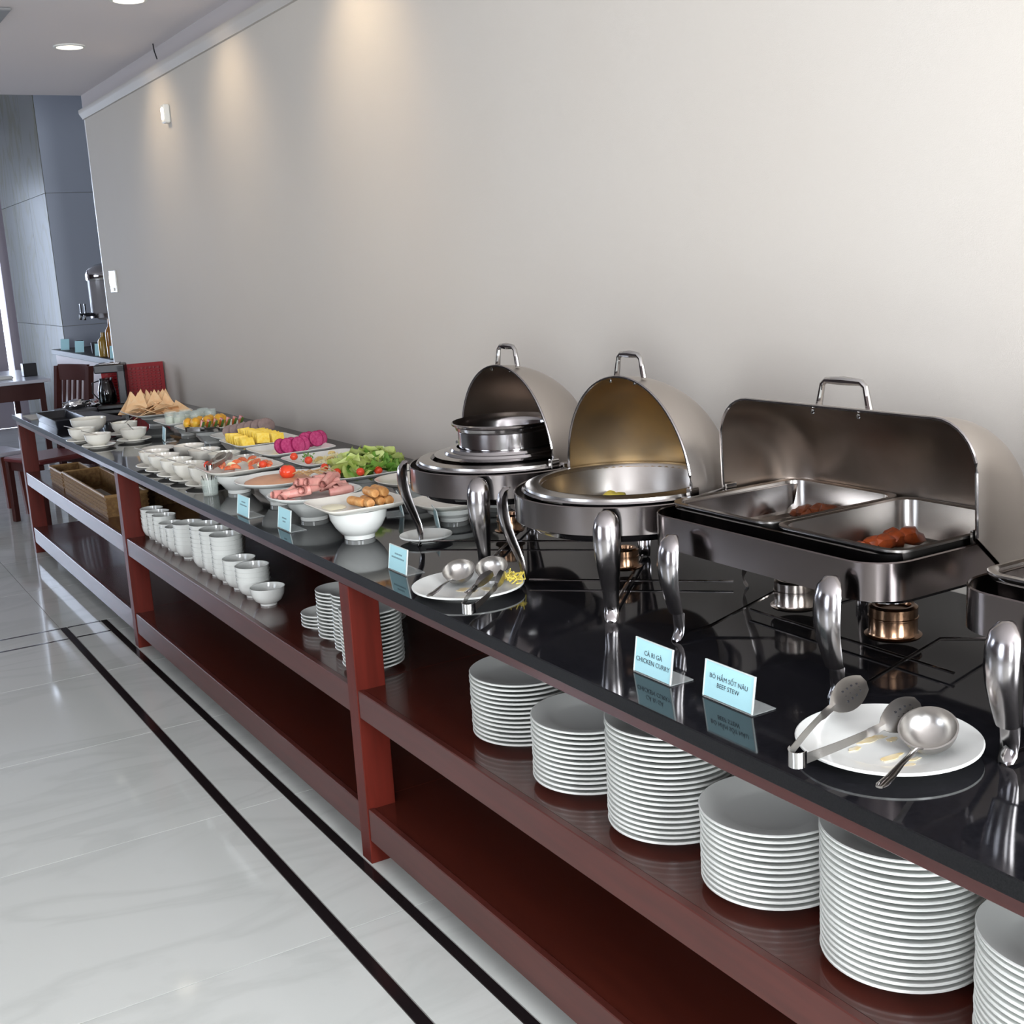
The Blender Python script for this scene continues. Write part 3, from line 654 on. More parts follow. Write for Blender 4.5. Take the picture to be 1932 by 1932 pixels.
LO = ['leftmost', 'second from the left', 'third from the left', 'fourth from the left', 'fifth from the left', 'sixth from the left', 'seventh from the left', 'eighth from the left', 'rightmost']
def lo(i, n): return 'rightmost' if i == n-1 else LO[i]
# spring roll dish
on_ped(1.350, 3.165, .947, .128, .118, 'squarish white dish with fried spring rolls and cream dip', 'white footed bowl holding up the spring roll dish', power=7, pr=.082)
def roll(l=.075, r=.0145):
    b = MB(); rings = []
    for k in range(9):
        f = k/8; rr = r*(1+.08*noise.noise(Vector((f*5, 0, l*50)))); rr *= .82 if k in (0, 8) else 1
        rings.append([(l*(f-.5), rr*cos(2*pi*j/14)*(1+.05*(j % 2)), rr*sin(2*pi*j/14)) for j in range(14)])
    return b.loft(rings)
places = []
for i, (dx, dy, dz, a) in enumerate(((.015, -.035, 0, 1.45), (.045, -.03, .0, 1.62), (.072, -.035, 0, 1.5), (.03, -.032, .025, 1.55), (.058, -.03, .025, 1.6), (-.005, -.01, 0, 1.75))):
    places.append(((1.350+dx, 3.165+dy, .947-.016+.0155+dz), (0, 0, a)))
things('spring_roll', [roll(), roll(.07, .0135)], roll_m, places, 'golden fried spring roll, %s in the heap on the squarish dish', 'spring roll', 'spring rolls')
tag(obj('cream_sauce', MB().lathe([(0, .007), (.02, .006), (.034, .002), (.036, 0), (0, 0)], 30, sx=1, sy=1.15), cream, None, (1.290, 3.195, .9317)), 'pool of cream dip on the spring roll dish', 'dip')
# ham dish (oval)
on_ped(1.352, 3.49, .930, .145, .128, 'oval white dish piled with rolled ham slices', 'white footed bowl below the ham dish', 2.2, porc, pr=.08, py=.02)
def hamroll(seed):
    b = MB(); rings = []; r0 = .011
    for k in range(6):
        f = k/5; ring = []
        for j in range(22):
            th = j/21*2*pi*1.7; rr = r0*(1.25-.55*j/21)*(1+.18*f)+.002*noise.noise(Vector((th, f*2, seed)))
            ring.append((.034*(f-.5)*2, rr*cos(th), rr*sin(th)))
        rings.append(ring)
    b.loft(rings, cap=False, close=False); return b
places = []
for i in range(20):
    a = i/20*2*pi*1.618*4; q = .108*sqrt((i+.5)/20); places.append(((1.352+q*cos(a)*1.05, 3.49+q*sin(a)*.95, .930+.004+.018*(1-q/.11)), (rn.uniform(0, 6), rn.uniform(-.2, .2), rn.uniform(-.6, .6)+.3)))
for i in range(5): places.append(((1.352+rn.uniform(-.04, .07), 3.49+rn.uniform(-.04, .04), .930+.034), (rn.uniform(0, 6), rn.uniform(-.3, .3), rn.uniform(0, 3))))
things('ham_roll', [hamroll(1), hamroll(4), hamroll(8)], hamm, places, 'rolled slice of pink ham on the oval dish', 'ham', 'ham slices')
# salmon coloured dish
on_ped(1.365, 3.83, .930, .148, .142, 'round white dish of orange-pink salad with one whole tomato', 'white footed bowl under the orange-pink salad dish', 2.0, porc, pr=.07)
sp = MB(); n = 30
for k in range(7): pass
sp.lathe([(.112, 0), (.108, .006), (.09, .012), (.05, .015), (0, .016), (0, -.001), (.112, 0)], 40); o = obj('salmon_salad', sp, salmonm, None, (1.36, 3.83, .915)); tag(o, 'smooth orange-pink spread filling the round dish', 'salad', kind='stuff')
def tomato_mb(r=.025): return lump(r, 3, 1, 1, .85, .06, 3)
t = empty('tomato', (1.385, 3.80, .949), label='whole red tomato in the middle of the orange-pink salad', cat='tomato'); obj('flesh', tomato_mb(.027), tomato, t); obj('calyx', MB().lathe([(0, .002), (.006, .001), (.009, 0), (0, 0)], 6), peel, t, (0, 0, .0215))
fr = MB()
for k in range(9):
    x0, y0 = 1.41+.012*k, 3.76+rn.uniform(-.02, .03); fr.tube([(x0-.03, y0+.03, .936), (x0, y0, .944+rn.uniform(0, .01)), (x0+.02, y0-.03, .938)], .0022, 5)
o = obj('shredded_meat', fr, mat('beige_shreds', (.55, .36, .18), .5)); tag(o, 'beige shreds on the right side of the orange-pink salad', 'food', kind='stuff')
# tomato salad dish
on_ped(1.352, 4.20, .930, .135, .140, 'squarish white dish of cut tomatoes with tongs', 'white footed bowl under the cut tomato dish', pr=.075, px=-.02, py=-.04)
def wedge(r=.022):
    b = MB(); rings = []
    for k in range(9):
        a = -pi/2+pi*k/8; rings.append([(r*sin(a), 0, 0), (r*sin(a), r*.75*cos(a)+.0005, .0002), (r*sin(a), r*.55*cos(a), r*.55*cos(a)), (r*sin(a), 0.0, r*.75*cos(a)+.0005)])
    return b.loft(rings)
places = []
for i in range(17):
    places.append(((1.352+rn.uniform(-.085, .085), 4.20+rn.uniform(-.10, .10), .916+rn.uniform(0, .018)), (rn.uniform(0, 1.5), rn.uniform(-.5, .5), rn.uniform(0, 6))))
things('tomato_wedge', [wedge(), wedge(.019)], tomcut, places[:13], 'cut tomato wedge lying on the squarish tomato dish', 'tomato', 'tomato wedges'); 
things('egg_wedge', [wedge(.018)], egg, places[13:], 'pale yellow wedge among the cut tomatoes', 'food', 'yellow wedges among tomatoes')
for i, (x, y) in enumerate(((1.262, 4.27), (1.30, 4.23), (1.41, 4.11))):
    tag(obj('cherry_tomato', lump(.015, i, 1, 1, .95, .05, 2), tomato, None, (x, y, .934)), ('glossy cherry tomato at the left tip of the cut tomato dish', 'glossy halved tomato beside the left tip of the cut tomato dish', 'cherry tomato on top near the right of the cut tomato dish')[i], 'tomato')
tongs((1.235, 4.155, .935), [(.10, .13, .03), (.115, .11, .03)], 'steel tongs resting in the cut tomato dish', .009)
# plain dish with a tomato behind soup chafer leg
on_ped(1.72, 3.55, .915, .125, .115, 'white dish with tomato slices half behind the soup chafing dish', 'white footed bowl under the tomato slice dish', 2.4, pr=.07)
places = [((1.70+.022*i, 3.52+rn.uniform(-.02, .02), .905+.006*i), (rn.uniform(-.2, .2), rn.uniform(-.6, -.2), 0)) for i in range(5)]
things('tomato_slice', [MB().lathe([(0, .002), (.024, .002), (.026, 0), (.024, -.002), (0, -.002)], 24)], tomato, places, 'red tomato slice, %s on the dish beside the soup chafing dish', 'tomato', 'tomato slices')
on_ped(1.66, 3.17, .905, .125, .115, 'empty white dish behind the left leg of the soup chafing dish', 'white bowl under the empty dish behind the chafing dish leg', 2.6, pr=.08)
on_ped(1.86, 3.25, .90, .11, .105, 'white dish farther back behind the soup chafing dish', 'white bowl under the back dish behind the soup chafing dish', 2.6, pr=.07)
# lettuce
on_ped(1.665, 3.83, .918, .152, .150, 'large square white dish heaped with lettuce', 'white footed bowl under the lettuce dish', 7, porc, pr=.07)
def leaf(sz, seed):
    b = MB(); N = 7; idx = []
    for i in range(N):
        row = []
        for j in range(N):
            u, v = i/(N-1)-.5, j/(N-1)-.5; wd = cos(pi*u*.92)**.6; x = u*sz*1.5; y = v*sz*wd*1.25
            z = sz*(.30*noise.noise(Vector((u*3.2, v*3.2, seed*2.7)))+.55*(v*v)*2*.6+.22*noise.noise(Vector((u*9, v*9, seed)))*abs(v)*2)
            row.append((x, y, z))
        idx.append(row)
    b.loft(idx, cap=False, close=False); return b
leaves = [mesh('lettuce_leaf', leaf(.066, s), lett, 80) for s in range(5)]; leavesd = [mesh('lettuce_leaf', leaf(.05, s+7), lettd, 80) for s in range(3)]
for i in range(52):
    a = rn.uniform(0, 2*pi); q = .112*sqrt(rn.random()); hh = .048*(1-(q/.13)**2); x, y = 1.675+q*cos(a), 3.815+q*sin(a)
    dk = (i % 4 == 0) or (y < 3.74 and i % 2)
    o = obj('lettuce_leaf', (leavesd if dk else leaves)[i % 3], lett, None, (x, y, .914+rn.uniform(.2, 1.15)*hh), (rn.uniform(-.7, .7), rn.uniform(-.7, .7), rn.uniform(0, 6)))
    tag(o, ('dark green' if dk else 'pale green')+' leaf in the heap of lettuce', 'lettuce', ('dark' if dk else 'pale')+' lettuce leaves')
for i, (x, y, z, s) in enumerate(((1.555, 3.90, .928, 'at the left corner of the lettuce dish'), (1.55, 3.78, .926, 'at the front of the lettuce dish'), (1.66, 3.69, .928, 'at the right edge of the lettuce dish'), (1.60, 3.70, .930, 'at the front right of the lettuce dish'))):
    tag(obj('cherry_tomato', lump(.0145, i+5, 1, 1, .95, .05, 2), tomato, None, (x, y, z)), 'cherry tomato '+s, 'tomato')
# mixed salad
on_ped(1.665, 4.14, .925, .142, .142, 'square white dish of mixed salad with grated egg', 'white footed bowl under the mixed salad dish', 7, porc, pr=.07)
eg = MB()
for k in range(520):
    a = rn.uniform(0, 6.28); q = .085*sqrt(rn.random()); x, y = 1.68+q*cos(a), 4.11+q*sin(a)*.8; z = .912+.025*(1-q/.09)*rn.random(); s = .0045
    eg.add([(x-s, y-s, z), (x+s, y-s*.3, z+.001), (x, y+s, z), (x, y, z+s*1.6)], [(0, 2, 1), (0, 1, 3), (1, 2, 3), (2, 0, 3)])
o = obj('grated_egg', eg, egg, smooth=0); tag(o, 'heap of pale yellow grated egg on the mixed salad dish', 'food', kind='stuff')
par = MB()
for k in range(60):
    a = rn.uniform(0, 6.28); q = .022*rn.random(); c = Vector((1.60+q*cos(a), 4.17+q*sin(a), .918+.022*rn.random())); s = .006
    d = Vector((rn.uniform(-1, 1), rn.uniform(-1, 1), rn.uniform(-.3, 1))).normalized(); e = d.orthogonal().normalized(); par.add([c, c+d*s+e*s*.6, c+d*s*1.6, c+d*s-e*s*.6], [(0, 1, 2, 3)])
o = obj('parsley_sprig', par, lettd, smooth=0); tag(o, 'curly green parsley sprig on the mixed salad dish', 'herb', kind='stuff')
for i, (x, y, s) in enumerate(((1.56, 4.20, 'at the left corner of the mixed salad dish'), (1.76, 4.05, 'at the back of the mixed salad dish'), (1.565, 4.07, 'at the front of the mixed salad dish'))):
    tag(obj('cherry_tomato', lump(.015, i+15, 1, 1, .95, .05, 2), tomato, None, (x, y, .932)), 'cherry tomato '+s, 'tomato')
places = [((1.63+rn.uniform(-.03, .12), 4.12+rn.uniform(-.08, .06), .916+rn.uniform(0, .012)), (rn.uniform(0, 1.5), 0, rn.uniform(0, 6))) for i in range(7)]
things('potato_piece', [wedge(.016)], mat('salad_yellow', (.72, .55, .22), .5), places, 'yellowish wedge in the mixed salad', 'food', 'wedges in the mixed salad')
# dragon fruit
on_ped(1.65, 4.47, .928, .145, .142, 'square white dish with purple dragon fruit slices', 'white footed bowl under the dragon fruit dish', 8, porc, pr=.07)
for i in range(9):
    x = 1.60+.022*i; y = 4.435-.01*(i % 2)+(.035 if i > 4 else 0); z = .928+.012+(.008 if i > 4 else 0)
    t = empty('dragonfruit_slice', (x, y, z), (radians(72), 0, radians(12+rn.uniform(-6, 6))), 'magenta dragon fruit slice, %s in the row' % lo(i, 9), 'fruit', 'dragon fruit slices')
    if i == 0: dme = mesh('slice_flesh', MB().lathe([(0, .0035), (.0285, .0035), (.0285, -.0035), (0, -.0035)], 28), dragon, 30); rme = mesh('slice_skin', MB().lathe([(.0286, .0036), (.031, .003), (.031, -.003), (.0286, -.0036)], 28), dragonrim, 60)
    obj('slice_flesh', dme, dragon, t); obj('slice_skin', rme, dragonrim, t)
# pineapple
on_ped(1.65, 4.80, .928, .142, .150, 'square white dish with rows of pineapple pieces', 'white footed bowl under the pineapple dish', 8, porc, pr=.07)
pm = [mesh('pineapple_piece', MB().loft([[(x*1.0, yy*(.5+.5*f), f*.040-.002) for x, yy in ((-.024, -.006), (.024, -.006), (.027, 0), (.024, .006), (-.024, .006), (-.027, 0))] for f in (0, .4, .8, 1)]), pine, 20)]
for r_ in range(3):
    for i in range(11):
        tag(obj('pineapple_piece', pm[0], pine, None, (1.565+.06*r_+rn.uniform(-.003, .003), 4.915-.0225*i, .9125+.003*r_+(.012 if r_ == 1 else 0)), (rn.uniform(-.5, -.2), rn.uniform(-.15, .15), rn.uniform(-.15, .15))), 'yellow pineapple piece in the %s row of its dish, %s' % (('front', 'middle', 'back')[r_], ['nearest the left end', 'second from the left end', 'third from the left end', 'fourth from the left end', 'fifth from the left end', 'in the very middle', 'fifth from the right end', 'fourth from the right end', 'third from the right end', 'second from the right end', 'nearest the right end'][i]), 'fruit', 'pineapple pieces')
# grey-purple fruit dish and mango dish
on_ped(1.68, 5.15, .915, .125, .115, 'white dish with greyish purple slices behind the pineapple', 'white footed bowl under the greyish slices dish', 3, porc, pr=.065)
places = [((1.64+.028*i, 5.15-.012*i, .925+.004*i), (radians(62), 0, radians(10))) for i in range(6)]
things('taro_slice', [MB().lathe([(0, .005), (.030, .005), (.033, 0), (.030, -.005), (0, -.005)], 24, sx=1.25)], taro, places, 'greyish purple slice, %s in its row', 'fruit', 'greyish purple slices')
on_ped(1.66, 5.50, .925, .142, .150, 'white dish with mango halves and watermelon slices', 'white footed bowl under the mango dish', 6, porc, pr=.07)
def mangohalf(): return lump(.036, 2, 1.0, .66, .72, .12, 2)
for i, (x, y) in enumerate(((1.585, 5.60), (1.60, 5.53), (1.645, 5.62), (1.66, 5.55), (1.70, 5.63), (1.72, 5.57), (1.75, 5.62))):
    t = empty('mango_half', (x, y, .925+.006+(i % 2)*.006), (0, 0, rn.uniform(.8, 1.8)), 'orange-yellow fruit half, %s on its dish' % lo(i, 7), 'fruit', 'mango halves')
    if i == 0: mm = mesh('flesh', mangohalf(), mango, 60); mp = mesh('peel', MB().lathe([(.031, 0), (.029, -.010), (.018, -.016), (0, -.018), (0, -.015), (.017, -.014), (.027, -.009), (.031, 0)], 24, sx=1.05, sy=.66), peel, 60)
    obj('flesh', mm, mango, t); obj('peel', mp, peel, t)
def melonslice():
    b = MB(); pts = [(.042*cos(pi*k/10), .038*sin(pi*k/10)) for k in range(11)]
    return b.loft([[(x, -.005, z) for x, z in pts], [(x, .005, z) for x, z in pts]])
for i in range(7):
    t = empty('watermelon_slice', (1.60+.03*i, 5.415, .956), (radians(198), 0, radians(78)), 'red watermelon slice, %s in its row' % lo(i, 7), 'fruit', 'watermelon slices')
    if i == 0: me_ = mesh('flesh', melonslice(), melon, 30)
    obj('flesh', me_, melon, t)
    if i == 0: rind = mesh('rind', MB().loft([[(r*cos(pi*k/10), yy, r*.905*sin(pi*k/10)) for r, yy in ((.0422, -.0052), (.046, -.0052), (.046, .0052), (.0422, .0052))] for k in range(11)]), peel, 40)
    obj('rind', rind, peel, t)
# jars dish
on_ped(1.66, 5.88, .920, .140, .140, 'white dish carrying little glass yogurt jars', 'white footed bowl under the yogurt jar dish', 6, porc, pr=.065)
JP = [(1.575, 5.85), (1.60, 5.79), (1.65, 5.86), (1.675, 5.78), (1.73, 5.84), (1.745, 5.77)]
for i, (x, y) in enumerate(JP):
    t = empty('yogurt_jar', (x, y, .905), label='small clear glass jar of pale yogurt, '+('front row leftmost', 'front row second', 'middle left', 'middle right', 'back left', 'back right')[i], cat='jar', group='yogurt jars on the dish')
    if i == 0:
        j1 = mesh('jar_glass', MB().lathe([(0, 0), (.026, 0), (.028, .003), (.028, .048), (.026, .054), (.028, .060), (.0265, .060), (.0245, .054), (.0262, .047), (.0262, .004), (0, .003)], 28), glass, 40); j2 = mesh('yogurt', MB().lathe([(0, .0045), (.0255, .0045), (.0255, .034), (.023, .036), (0, .035)], 24), yog, 40)
    obj('jar_glass', j1, glass, t); obj('yogurt', j2, yog, t)
# cracker dish
on_ped(1.66, 6.43, .920, .155, .22, 'large white dish heaped with triangular prawn crackers', 'white footed bowl under the cracker dish', 5, porc, pr=.08)
def crk(s):
    b = MB(); rings = []
    def P(u, v, d): return (u, v+d, .006*sin(u*40)+.004*cos(v*50))
    tri = [(-.055, -.04), (.055, -.045), (.0, .065)]; out = []
    for a, c in zip(tri, tri[1:]+tri[:1]):
        for k in range(4): f = k/4; out.append((a[0]*(1-f)+c[0]*f, a[1]*(1-f)+c[1]*f))
    return b.loft([[(x*s, y*s, .006*sin(x*40)-.0012) for x, y in out], [(x*s, y*s, .006*sin(x*40)+.0012) for x, y in out]])
cm = [mesh('prawn_cracker', crk(1.0), cracker, 40), mesh('prawn_cracker', crk(1.2), cracker, 40)]
for i in range(30):
    f = i/29; x = 1.56+.20*((i*7) % 10)/10; y = 6.60-.34*f+rn.uniform(-.02, .02); z = .918+.020*sin(pi*min(1, f*1.2))+.015*rn.random()
    if i < 16: rot = (radians(rn.uniform(50, 75)), rn.uniform(-.2, .2), radians(rn.uniform(-30, 5))); z += .012
    else: rot = (radians(rn.uniform(5, 35)), rn.uniform(-.3, .2), rn.uniform(0, 6))
    tag(obj('prawn_cracker', cm[i % 2], cracker, None, (x, y, z), rot), 'pale orange triangular cracker in the heap', 'cracker', 'prawn crackers')
tongs((1.51, 5.34, .925), [(.10, -.10, .006), (.115, -.08, .006)], 'steel tongs lying by the greyish slices dish', .009)

# ------------------------------------------------------------------ small bowls with saucers and spoons
def spoon_part(t, r, h, ang):
    d = Vector((cos(ang), sin(ang), 0)); a = d*(-r*.35)+Vector((0, 0, h*.45)); e = d*(r*1.35)+Vector((0, 0, h*1.25))
    return a, e
def dip_bowl(x, y, r, h, content, cname, label, group, spoon=None, saucer=True, sr=.078, tilt=0):
    z = ZT+.0006
    if saucer:
        tag(obj('saucer', MB().lathe(plate_prof(sr, .015), 40), porc_w, None, (x, y, z)), 'white saucer under the '+label, 'saucer', 'saucers of '+group); z += .0062
    t = empty('condiment_bowl', (x, y, z), label=label, cat='bowl', group=group)
    obj('bowl', MB().lathe(bowl_prof(r, h), 40), porc_w, t)
    obj('filling', MB().lathe([(0, h*.62), (.5*r, h*.63), (.915*r, h*.60), (.88*r, h*.55), (0, h*.55)], 28), content, t)
    if spoon is not None:
        a, e = spoon_part(t, r, h, spoon)
        sp_ = empty('serving_spoon', (x, y, z), label='steel spoon standing in the '+label, cat='spoon', group='spoons in '+group)
        aa = a+Vector((0, 0, h*.32)); obj('spoon_handle', MB().tube([aa, aa.lerp(e, .5), e], [.0025, .002, .0038], 6, flat=.5), satin, sp_); obj('spoon_head', lump(.009, 1, 1.4, 1, .35, 0, 2), satin, sp_, tuple(aa))
    return t
gA = 'far cluster of dip bowls'
dip_bowl(1.228, 5.845, .060, .058, pinksauce, '', 'front left dip bowl of the far cluster, pale dressing', gA, 2.4, sr=.076)
dip_bowl(1.405, 5.90, .062, .056, jam, '', 'dip bowl with dark preserve, right of the far cluster', gA, 1.6, sr=.080)
dip_bowl(1.215, 6.12, .062, .06, cream, '', 'pale dip bowl at the left end of the far cluster', gA, 2.6, sr=.078)
dip_bowl(1.43, 6.17, .062, .06, cream, '', 'pale dip bowl behind the dark preserve bowl', gA, .8, sr=.078)
dip_bowl(1.32, 6.46, .088, .075, cream, '', 'big cream-coloured bowl at the back of the far cluster', gA, None, saucer=False)
gB = 'front row of dip bowls'
for i, (x, y, c, s) in enumerate(((1.262, 4.995, pinksauce, 'farthest left in the near row'), (1.262, 4.85, pinksauce, 'second in the near row'), (1.265, 4.69, cream, 'third in the near row'), (1.272, 4.545, cream, 'fourth in the near row'), (1.285, 4.385, cream, 'nearest of the near row'))):
    dip_bowl(x, y, .060, .062 if i < 4 else .068, c, '', 'pale dip bowl with spoon, '+s, gB, 2.5, sr=.078)
gC = 'back row of dip bowls'
for i, (x, y, c, s) in enumerate(((1.43, 5.08, pinksauce, 'farthest left in the second row'), (1.44, 4.90, pinksauce, 'middle one of the second row'), (1.47, 4.73, cream, 'third of the second row'), (1.50, 4.55, mat('dark_dressing', (.30, .12, .08), .3), 'nearest of the second row, reddish rim'))):
    dip_bowl(x, y, .064, .062, c, '', 'dip bowl, '+s, gC, 2.4 if i else None, saucer=False)
dip_bowl(1.40, 4.44, .075, .06, cream, '', 'wide shallow dip bowl between the cut tomatoes and the dip rows', 'shallow dip bowls', None, saucer=False)
plate1(1.40, 5.45, .076, 'empty small white plate behind the near row of dip bowls', porc_w, .018)
# glass with spoons
t = empty('cutlery_glass', (1.235, 4.18, ZT+.0006), label='short clear glass of small spoons between dip bowls and signs', cat='glass')
obj('tumbler', MB().lathe([(0, 0), (.024, 0), (.026, .002), (.030, .058), (.0285, .058), (.0245, .005), (0, .004)], 32), glass, t)
for k in range(4):
    a = k*1.6; obj('teaspoon', MB().tube([(.010*cos(a), .010*sin(a), .006), (.018*cos(a), .018*sin(a), .05), (.026*cos(a), .026*sin(a), .072)], [.0015, .0015, .004], 6, flat=.6), satin, t)

# ------------------------------------------------------------------ far end of the counter
t = empty('cutlery_tray', (1.30, 7.05, ZT+.0006), (0, 0, 0), 'black plastic tray box at the far left of the counter', 'tray')
b = MB().loft(rr_loft([(.075, .27, .02, 0), (.085, .285, .02, .045), (.081, .281, .018, .045), (.071, .266, .018, .004)], 4), cap=False).loft(rr_loft([(.072, .267, .018, .0005), (.072, .267, .018, .004)], 4)); obj('tray_body', b, blackp, t)
tag(obj('dark_tray_lid', MB().loft(rr_loft([(.09, .30, .02, 0), (.088, .298, .02, .006)], 4)), greyp, None, (1.50, 7.20, ZT+.0008), (0, 0, .1)), 'flat grey tray lying beyond the black tray box', 'tray')
tag(obj('place_mat', MB().box(-.10, -.14, 0, .10, .14, .003), mat('beige_mat', (.52, .50, .45), .6), None, (1.30, 7.55, ZT+.0008)), 'beige flat mat at the far corner of the counter', 'mat')
tag(obj('cutting_board', MB().loft(rr_loft([(.085, .12, .015, 0), (.085, .12, .015, .014)], 4)), greyp, None, (1.50, 7.66, ZT+.0008), (0, 0, .25)), 'dark flat board beside the beige mat', 'board')
tag(obj('foil_bundle', lump(.055, 5, 1.35, .8, .5, .5, 3, 60), foil, None, (1.50, 7.63, ZT+.042)), 'crumpled shiny foil bundle on the dark board', 'foil')
tag(obj('foil_packet', lump(.04, 8, 1.2, 1.2, .6, .5, 3, 70), foil, None, (1.63, 7.74, ZT+.027)), 'smaller crumpled shiny wrap beside the coffee maker', 'foil')
# coffee maker
t = empty('coffee_maker', (1.715, 7.58, ZT+.0006), (0, 0, radians(-20)), 'black coffee maker with dark glass jug at the far end', 'coffee maker')
obj('base', MB().box(-.09, -.075, 0, .09, .075, .025, bev=.005), blackp, t)
obj('column', MB().box(.04, -.07, .025, .088, .07, .26, bev=.006), blackp, t)
obj('head', MB().box(-.088, -.07, .215, .088, .07, .265, bev=.006), blackp, t)
obj('top_plate', MB().box(-.06, -.05, .2652, .06, .05, .273, bev=.002), steel, t)
j = obj('jug', MB().lathe([(0, .027), (.045, .027), (.054, .04), (.054, .10), (.042, .15), (.036, .165), (.040, .18), (.038, .18), (.034, .165), (.040, .148), (.052, .10), (.052, .042), (.043, .030), (0, .030)], 32), mat('smoked_glass', (.25, .27, .27), .03, trans=1), t, (-.035, 0, 0))
obj('coffee', MB().lathe([(0, .0305), (.043, .0305), (.0515, .043), (.0515, .09), (0, .09)], 28), mat('coffee', (.01, .006, .004), .1), j); obj('jug_handle', MB().tube([(-.038, -.02, .17), (-.075, -.03, .16), (-.08, -.03, .10), (-.052, -.015, .06)], .007, 8, flat=.6), blackp, j)
# red crate
t = empty('red_crate', (1.895, 7.80, ZT+.0006), (0, 0, radians(-6)), 'red perforated plastic crate standing on edge against the wall', 'crate')
fr = MB().box(-.188, -.02, 0, -.166, .0, .238).box(.166, -.02, 0, .188, 0, .238).box(-.166, -.02, 0, .166, 0, .02).box(-.166, -.02, .215, .166, 0, .238); obj('crate_frame', fr, redp, t, smooth=0)
gr = MB()
for i in range(1, 14): x = -.166+.332*i/14; gr.box(x-.0055, -.014, .02, x+.0055, -.004, .212)
for i in range(1, 11): z = .02+.192*i/11; gr.box(-.166, -.016, z-.005, .166, -.006, z+.005)
o = obj('crate_lattice', gr, redp, t, smooth=0); o['kind'] = 'stuff'
obj('crate_inside', MB().box(-.182, .0, .002, .182, .05, .235), redd, t)

# ------------------------------------------------------------------ beyond the counter
dark = mat('dark_chair_wood', (.05, .012, .010), .45, spec=.3)
def dining_chair(loc, rot, label):
    t = empty('dining_chair', loc, (0, 0, rot), label, 'chair', 'dark wooden dining chairs')
    for i, (x, y) in enumerate(((-.2, -.2), (.2, -.2))): obj('leg', MB().box(x-.02, y-.02, 0, x+.02, y+.02, .42, bev=.004), dark, t)
    for x in (-.2, .2):
        obj('leg', MB().loft([[(x+a, y+b, z) for a, b in ((-.018, -.02), (.018, -.02), (.018, .02), (-.018, .02))] for y, z in ((.22, 0), (.2, .42), (.215, .7), (.26, 1.03))]), dark, t)
    obj('seat', MB().box(-.225, -.225, .42, .225, .195, .455, bev=.01), mat('red_seat', (.13, .018, .018), .4), t)
    obj('apron', MB().box(-.18, -.2, .36, .18, -.18, .42).box(-.18, .18, .36, .18, .2, .42), dark, t)
    obj('top_rail', MB().loft([[(x, .245+.02*(1-(x/.19)**2)+a, z) for a, z in ((0, .93), (.02, .93), (.025, 1.04), (.003, 1.04))] for x in (-.182, -.09, 0, .09, .182)]), dark, t)
    for k in range(5): x = -.13+.065*k; obj('slat', MB().loft([[(x+a, y+b, z) for a, b in ((-.012, -.005), (.012, -.005), (.012, .005), (-.012, .005))] for y, z in ((.205, .46), (.22, .7), (.258, .932))]), dark, t)
    return t
dining_chair((1.52, 8.80, 0), radians(-70), 'dark wooden slat-back chair just beyond the counter end')
t = empty('stool', (1.19, 9.30, 0), (0, 0, .2), 'dark wooden stool with pale seat left of the counter end', 'stool')
for x in (-.15, .15):
    for y in (-.16, .16): obj('leg', MB().loft([[(x*k+a, y*k+b, z) for a, b in ((-.02, -.02), (.02, -.02), (.02, .02), (-.02, .02))] for k, z in ((1.12, 0), (1.06, .2), (1, .43))]), mat('red_brown_wood', (.14, .03, .02), .3), t)
obj('seat', MB().box(-.19, -.2, .43, .19, .2, .46, bev=.008), mat('pale_seat_top', (.46, .45, .52), .25), t)
t = empty('dining_table', (1.50, 12.45, 0), (0, 0, 0), 'dark wooden dining table with white top at the left edge', 'table')
obj('tabletop', MB().box(-.6, -.8, .73, .6, .8, .76, bev=.005), mat('table_white', (.62, .63, .70), .25), t)
obj('apron', MB().box(-.55, -.75, .58, .55, -.72, .73).box(.52, -.72, .58, .55, .72, .73), dark, t)
for x in (-.54, .50):
    for y in (-.74, .70): obj('leg', MB().box(x, y, 0, x+.05, y+.05, .58), dark, t)
tag(obj('black_box', MB().box(-.06, -.06, 0, .06, .06, .12, bev=.004), blackp, None, (2.02, 12.2, .7606)), 'black box on the white table at the left edge', 'box')
tag(obj('folded_cloth', MB().box(-.14, -.12, 0, .12, .1, .03, bev=.01), whitep, None, (1.72, 12.1, .7606)), 'white folded cloth on the table at the left edge', 'cloth')
# side counter in the recess
t = empty('drinks_counter', (2.2, 10.6, 0), label='pale side counter with dark top in the recess beyond the wall', cat='counter')
obj('cabinet', MB().box(.03, -1.35, 0, .60, 1.35, .955), mat('pinkish_panel', (.50, .42, .42), .5), t)
obj('stone_top', MB().box(0, -1.38, .955, .62, 1.38, 1.0, bev=.003), graedge, t)
for i, (x, y, s) in enumerate(((2.25, 11.60, 'leftmost on the drinks counter'), (2.25, 11.0, 'second on the drinks counter'), (2.25, 10.25, 'third on the drinks counter'), (2.24, 9.70, 'cut by the wall corner'))):
    t = empty('menu_card_holder', (x, y, 1.0006), (0, 0, radians(30)), 'little pale card in a holder, '+s, 'sign', 'cards on the drinks counter')
    obj('paper_card', MB().box(-.001, -.055, .003, .001, .055, .10).xf(Matrix.Rotation(.12, 4, 'Y')), card_m, t, smooth=0); obj('clear_holder', MB().box(-.002, -.055, 0, .05, .055, .0025), acr, t, smooth=0)
for i, (x, y, s) in enumerate(((2.32, 11.3, 'between the first two cards'), (2.32, 10.7, 'between the second and third cards'))):
    tag(obj('dark_tumbler', MB().lathe([(0, 0), (.03, 0), (.034, .09), (.031, .09), (.027, .004), (0, .004)], 20), blackp, None, (x, y, 1.0006)), 'dark tumbler '+s, 'cup')
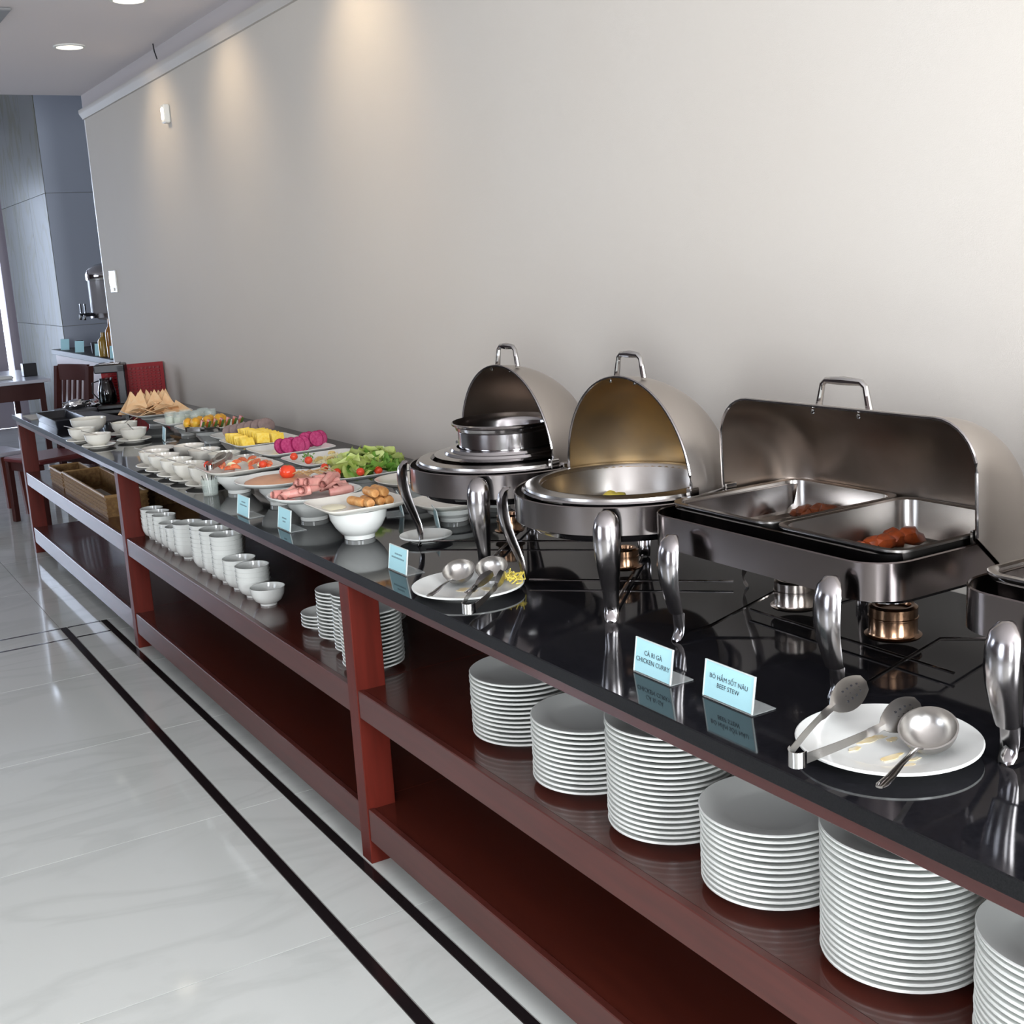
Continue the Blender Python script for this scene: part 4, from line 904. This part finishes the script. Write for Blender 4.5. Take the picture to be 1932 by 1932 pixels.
def bottle(x, y, r, h, m, label):
    tag(obj('bottle', MB().lathe([(0, 0), (r, 0), (r, h*.62), (r*.9, h*.7), (r*.4, h*.82), (r*.36, h), (0, h)], 24), m, None, (x, y, 1.0006)), label, 'bottle')
bottle(2.29, 9.95, .045, .30, mat('amber_drink', (.30, .12, .02), .15), 'tall amber juice bottle on the drinks counter'); bottle(2.27, 10.15, .045, .19, mat('amber_drink2', (.36, .22, .04), .15), 'shorter amber bottle on the drinks counter')
for i, (x, y) in enumerate(((2.30, 9.85), (2.34, 9.72))):
    tag(obj('drinking_glass', MB().lathe([(0, 0), (.03, 0), (.036, .24), (.034, .24), (.028, .005), (0, .005)], 20), glass, None, (x, y, 1.0006)), 'tall clear glass near the wall corner on the drinks counter', 'glass', 'tall glasses at the wall corner')
# juice dispenser on a stand
t = empty('juice_dispenser', (2.45, 10.42, 1.0006), label='clear juice dispenser with steel lid and two black taps', cat='dispenser')
obj('stand', MB().lathe([(.10, 0), (.11, .0), (.11, .01), (.045, .02), (.04, .27), (.13, .285), (.15, .30), (0, .30), (0, 0)], 32), mat('pale_stand', (.55, .53, .56), .3), t)
tk = obj('tank', MB().lathe([(.17, .302), (.186, .31), (.186, .60), (.182, .60), (.182, .315), (.168, .306), (0, .306), (0, .302)], 40), mat('cloudy_acrylic', (.42, .40, .42), .08, alpha=.45), t)
obj('base_band', MB().lathe([(.188, .30), (.193, .30), (.193, .335), (.188, .335)], 40), steel, t)
obj('lid', MB().lathe([(.192, .60), (.197, .61), (.197, .65), (.178, .685), (.11, .725), (.03, .74), (0, .742), (0, .70), (.19, .60)], 40), chrome, t)
obj('lid_knob', MB().lathe([(0, .741), (.012, .741), (.010, .77), (.018, .785), (0, .795)], 16), chrome, t)
for s in (-.06, .10):
    p = obj('tap', MB().tube([(-.18, s, .33), (-.23, s, .33), (-.255, s, .325), (-.26, s, .29)], .013, 10), blackp, t)
    obj('tap_lever', MB().box(-.252, s-.016, .345, -.242, s-.008, .42).box(-.252, s+.008, .345, -.242, s+.016, .42).box(-.252, s-.008, .41, -.242, s+.008, .42).box(-.252, s-.008, .345, -.242, s+.008, .352), blackp, p, smooth=0)
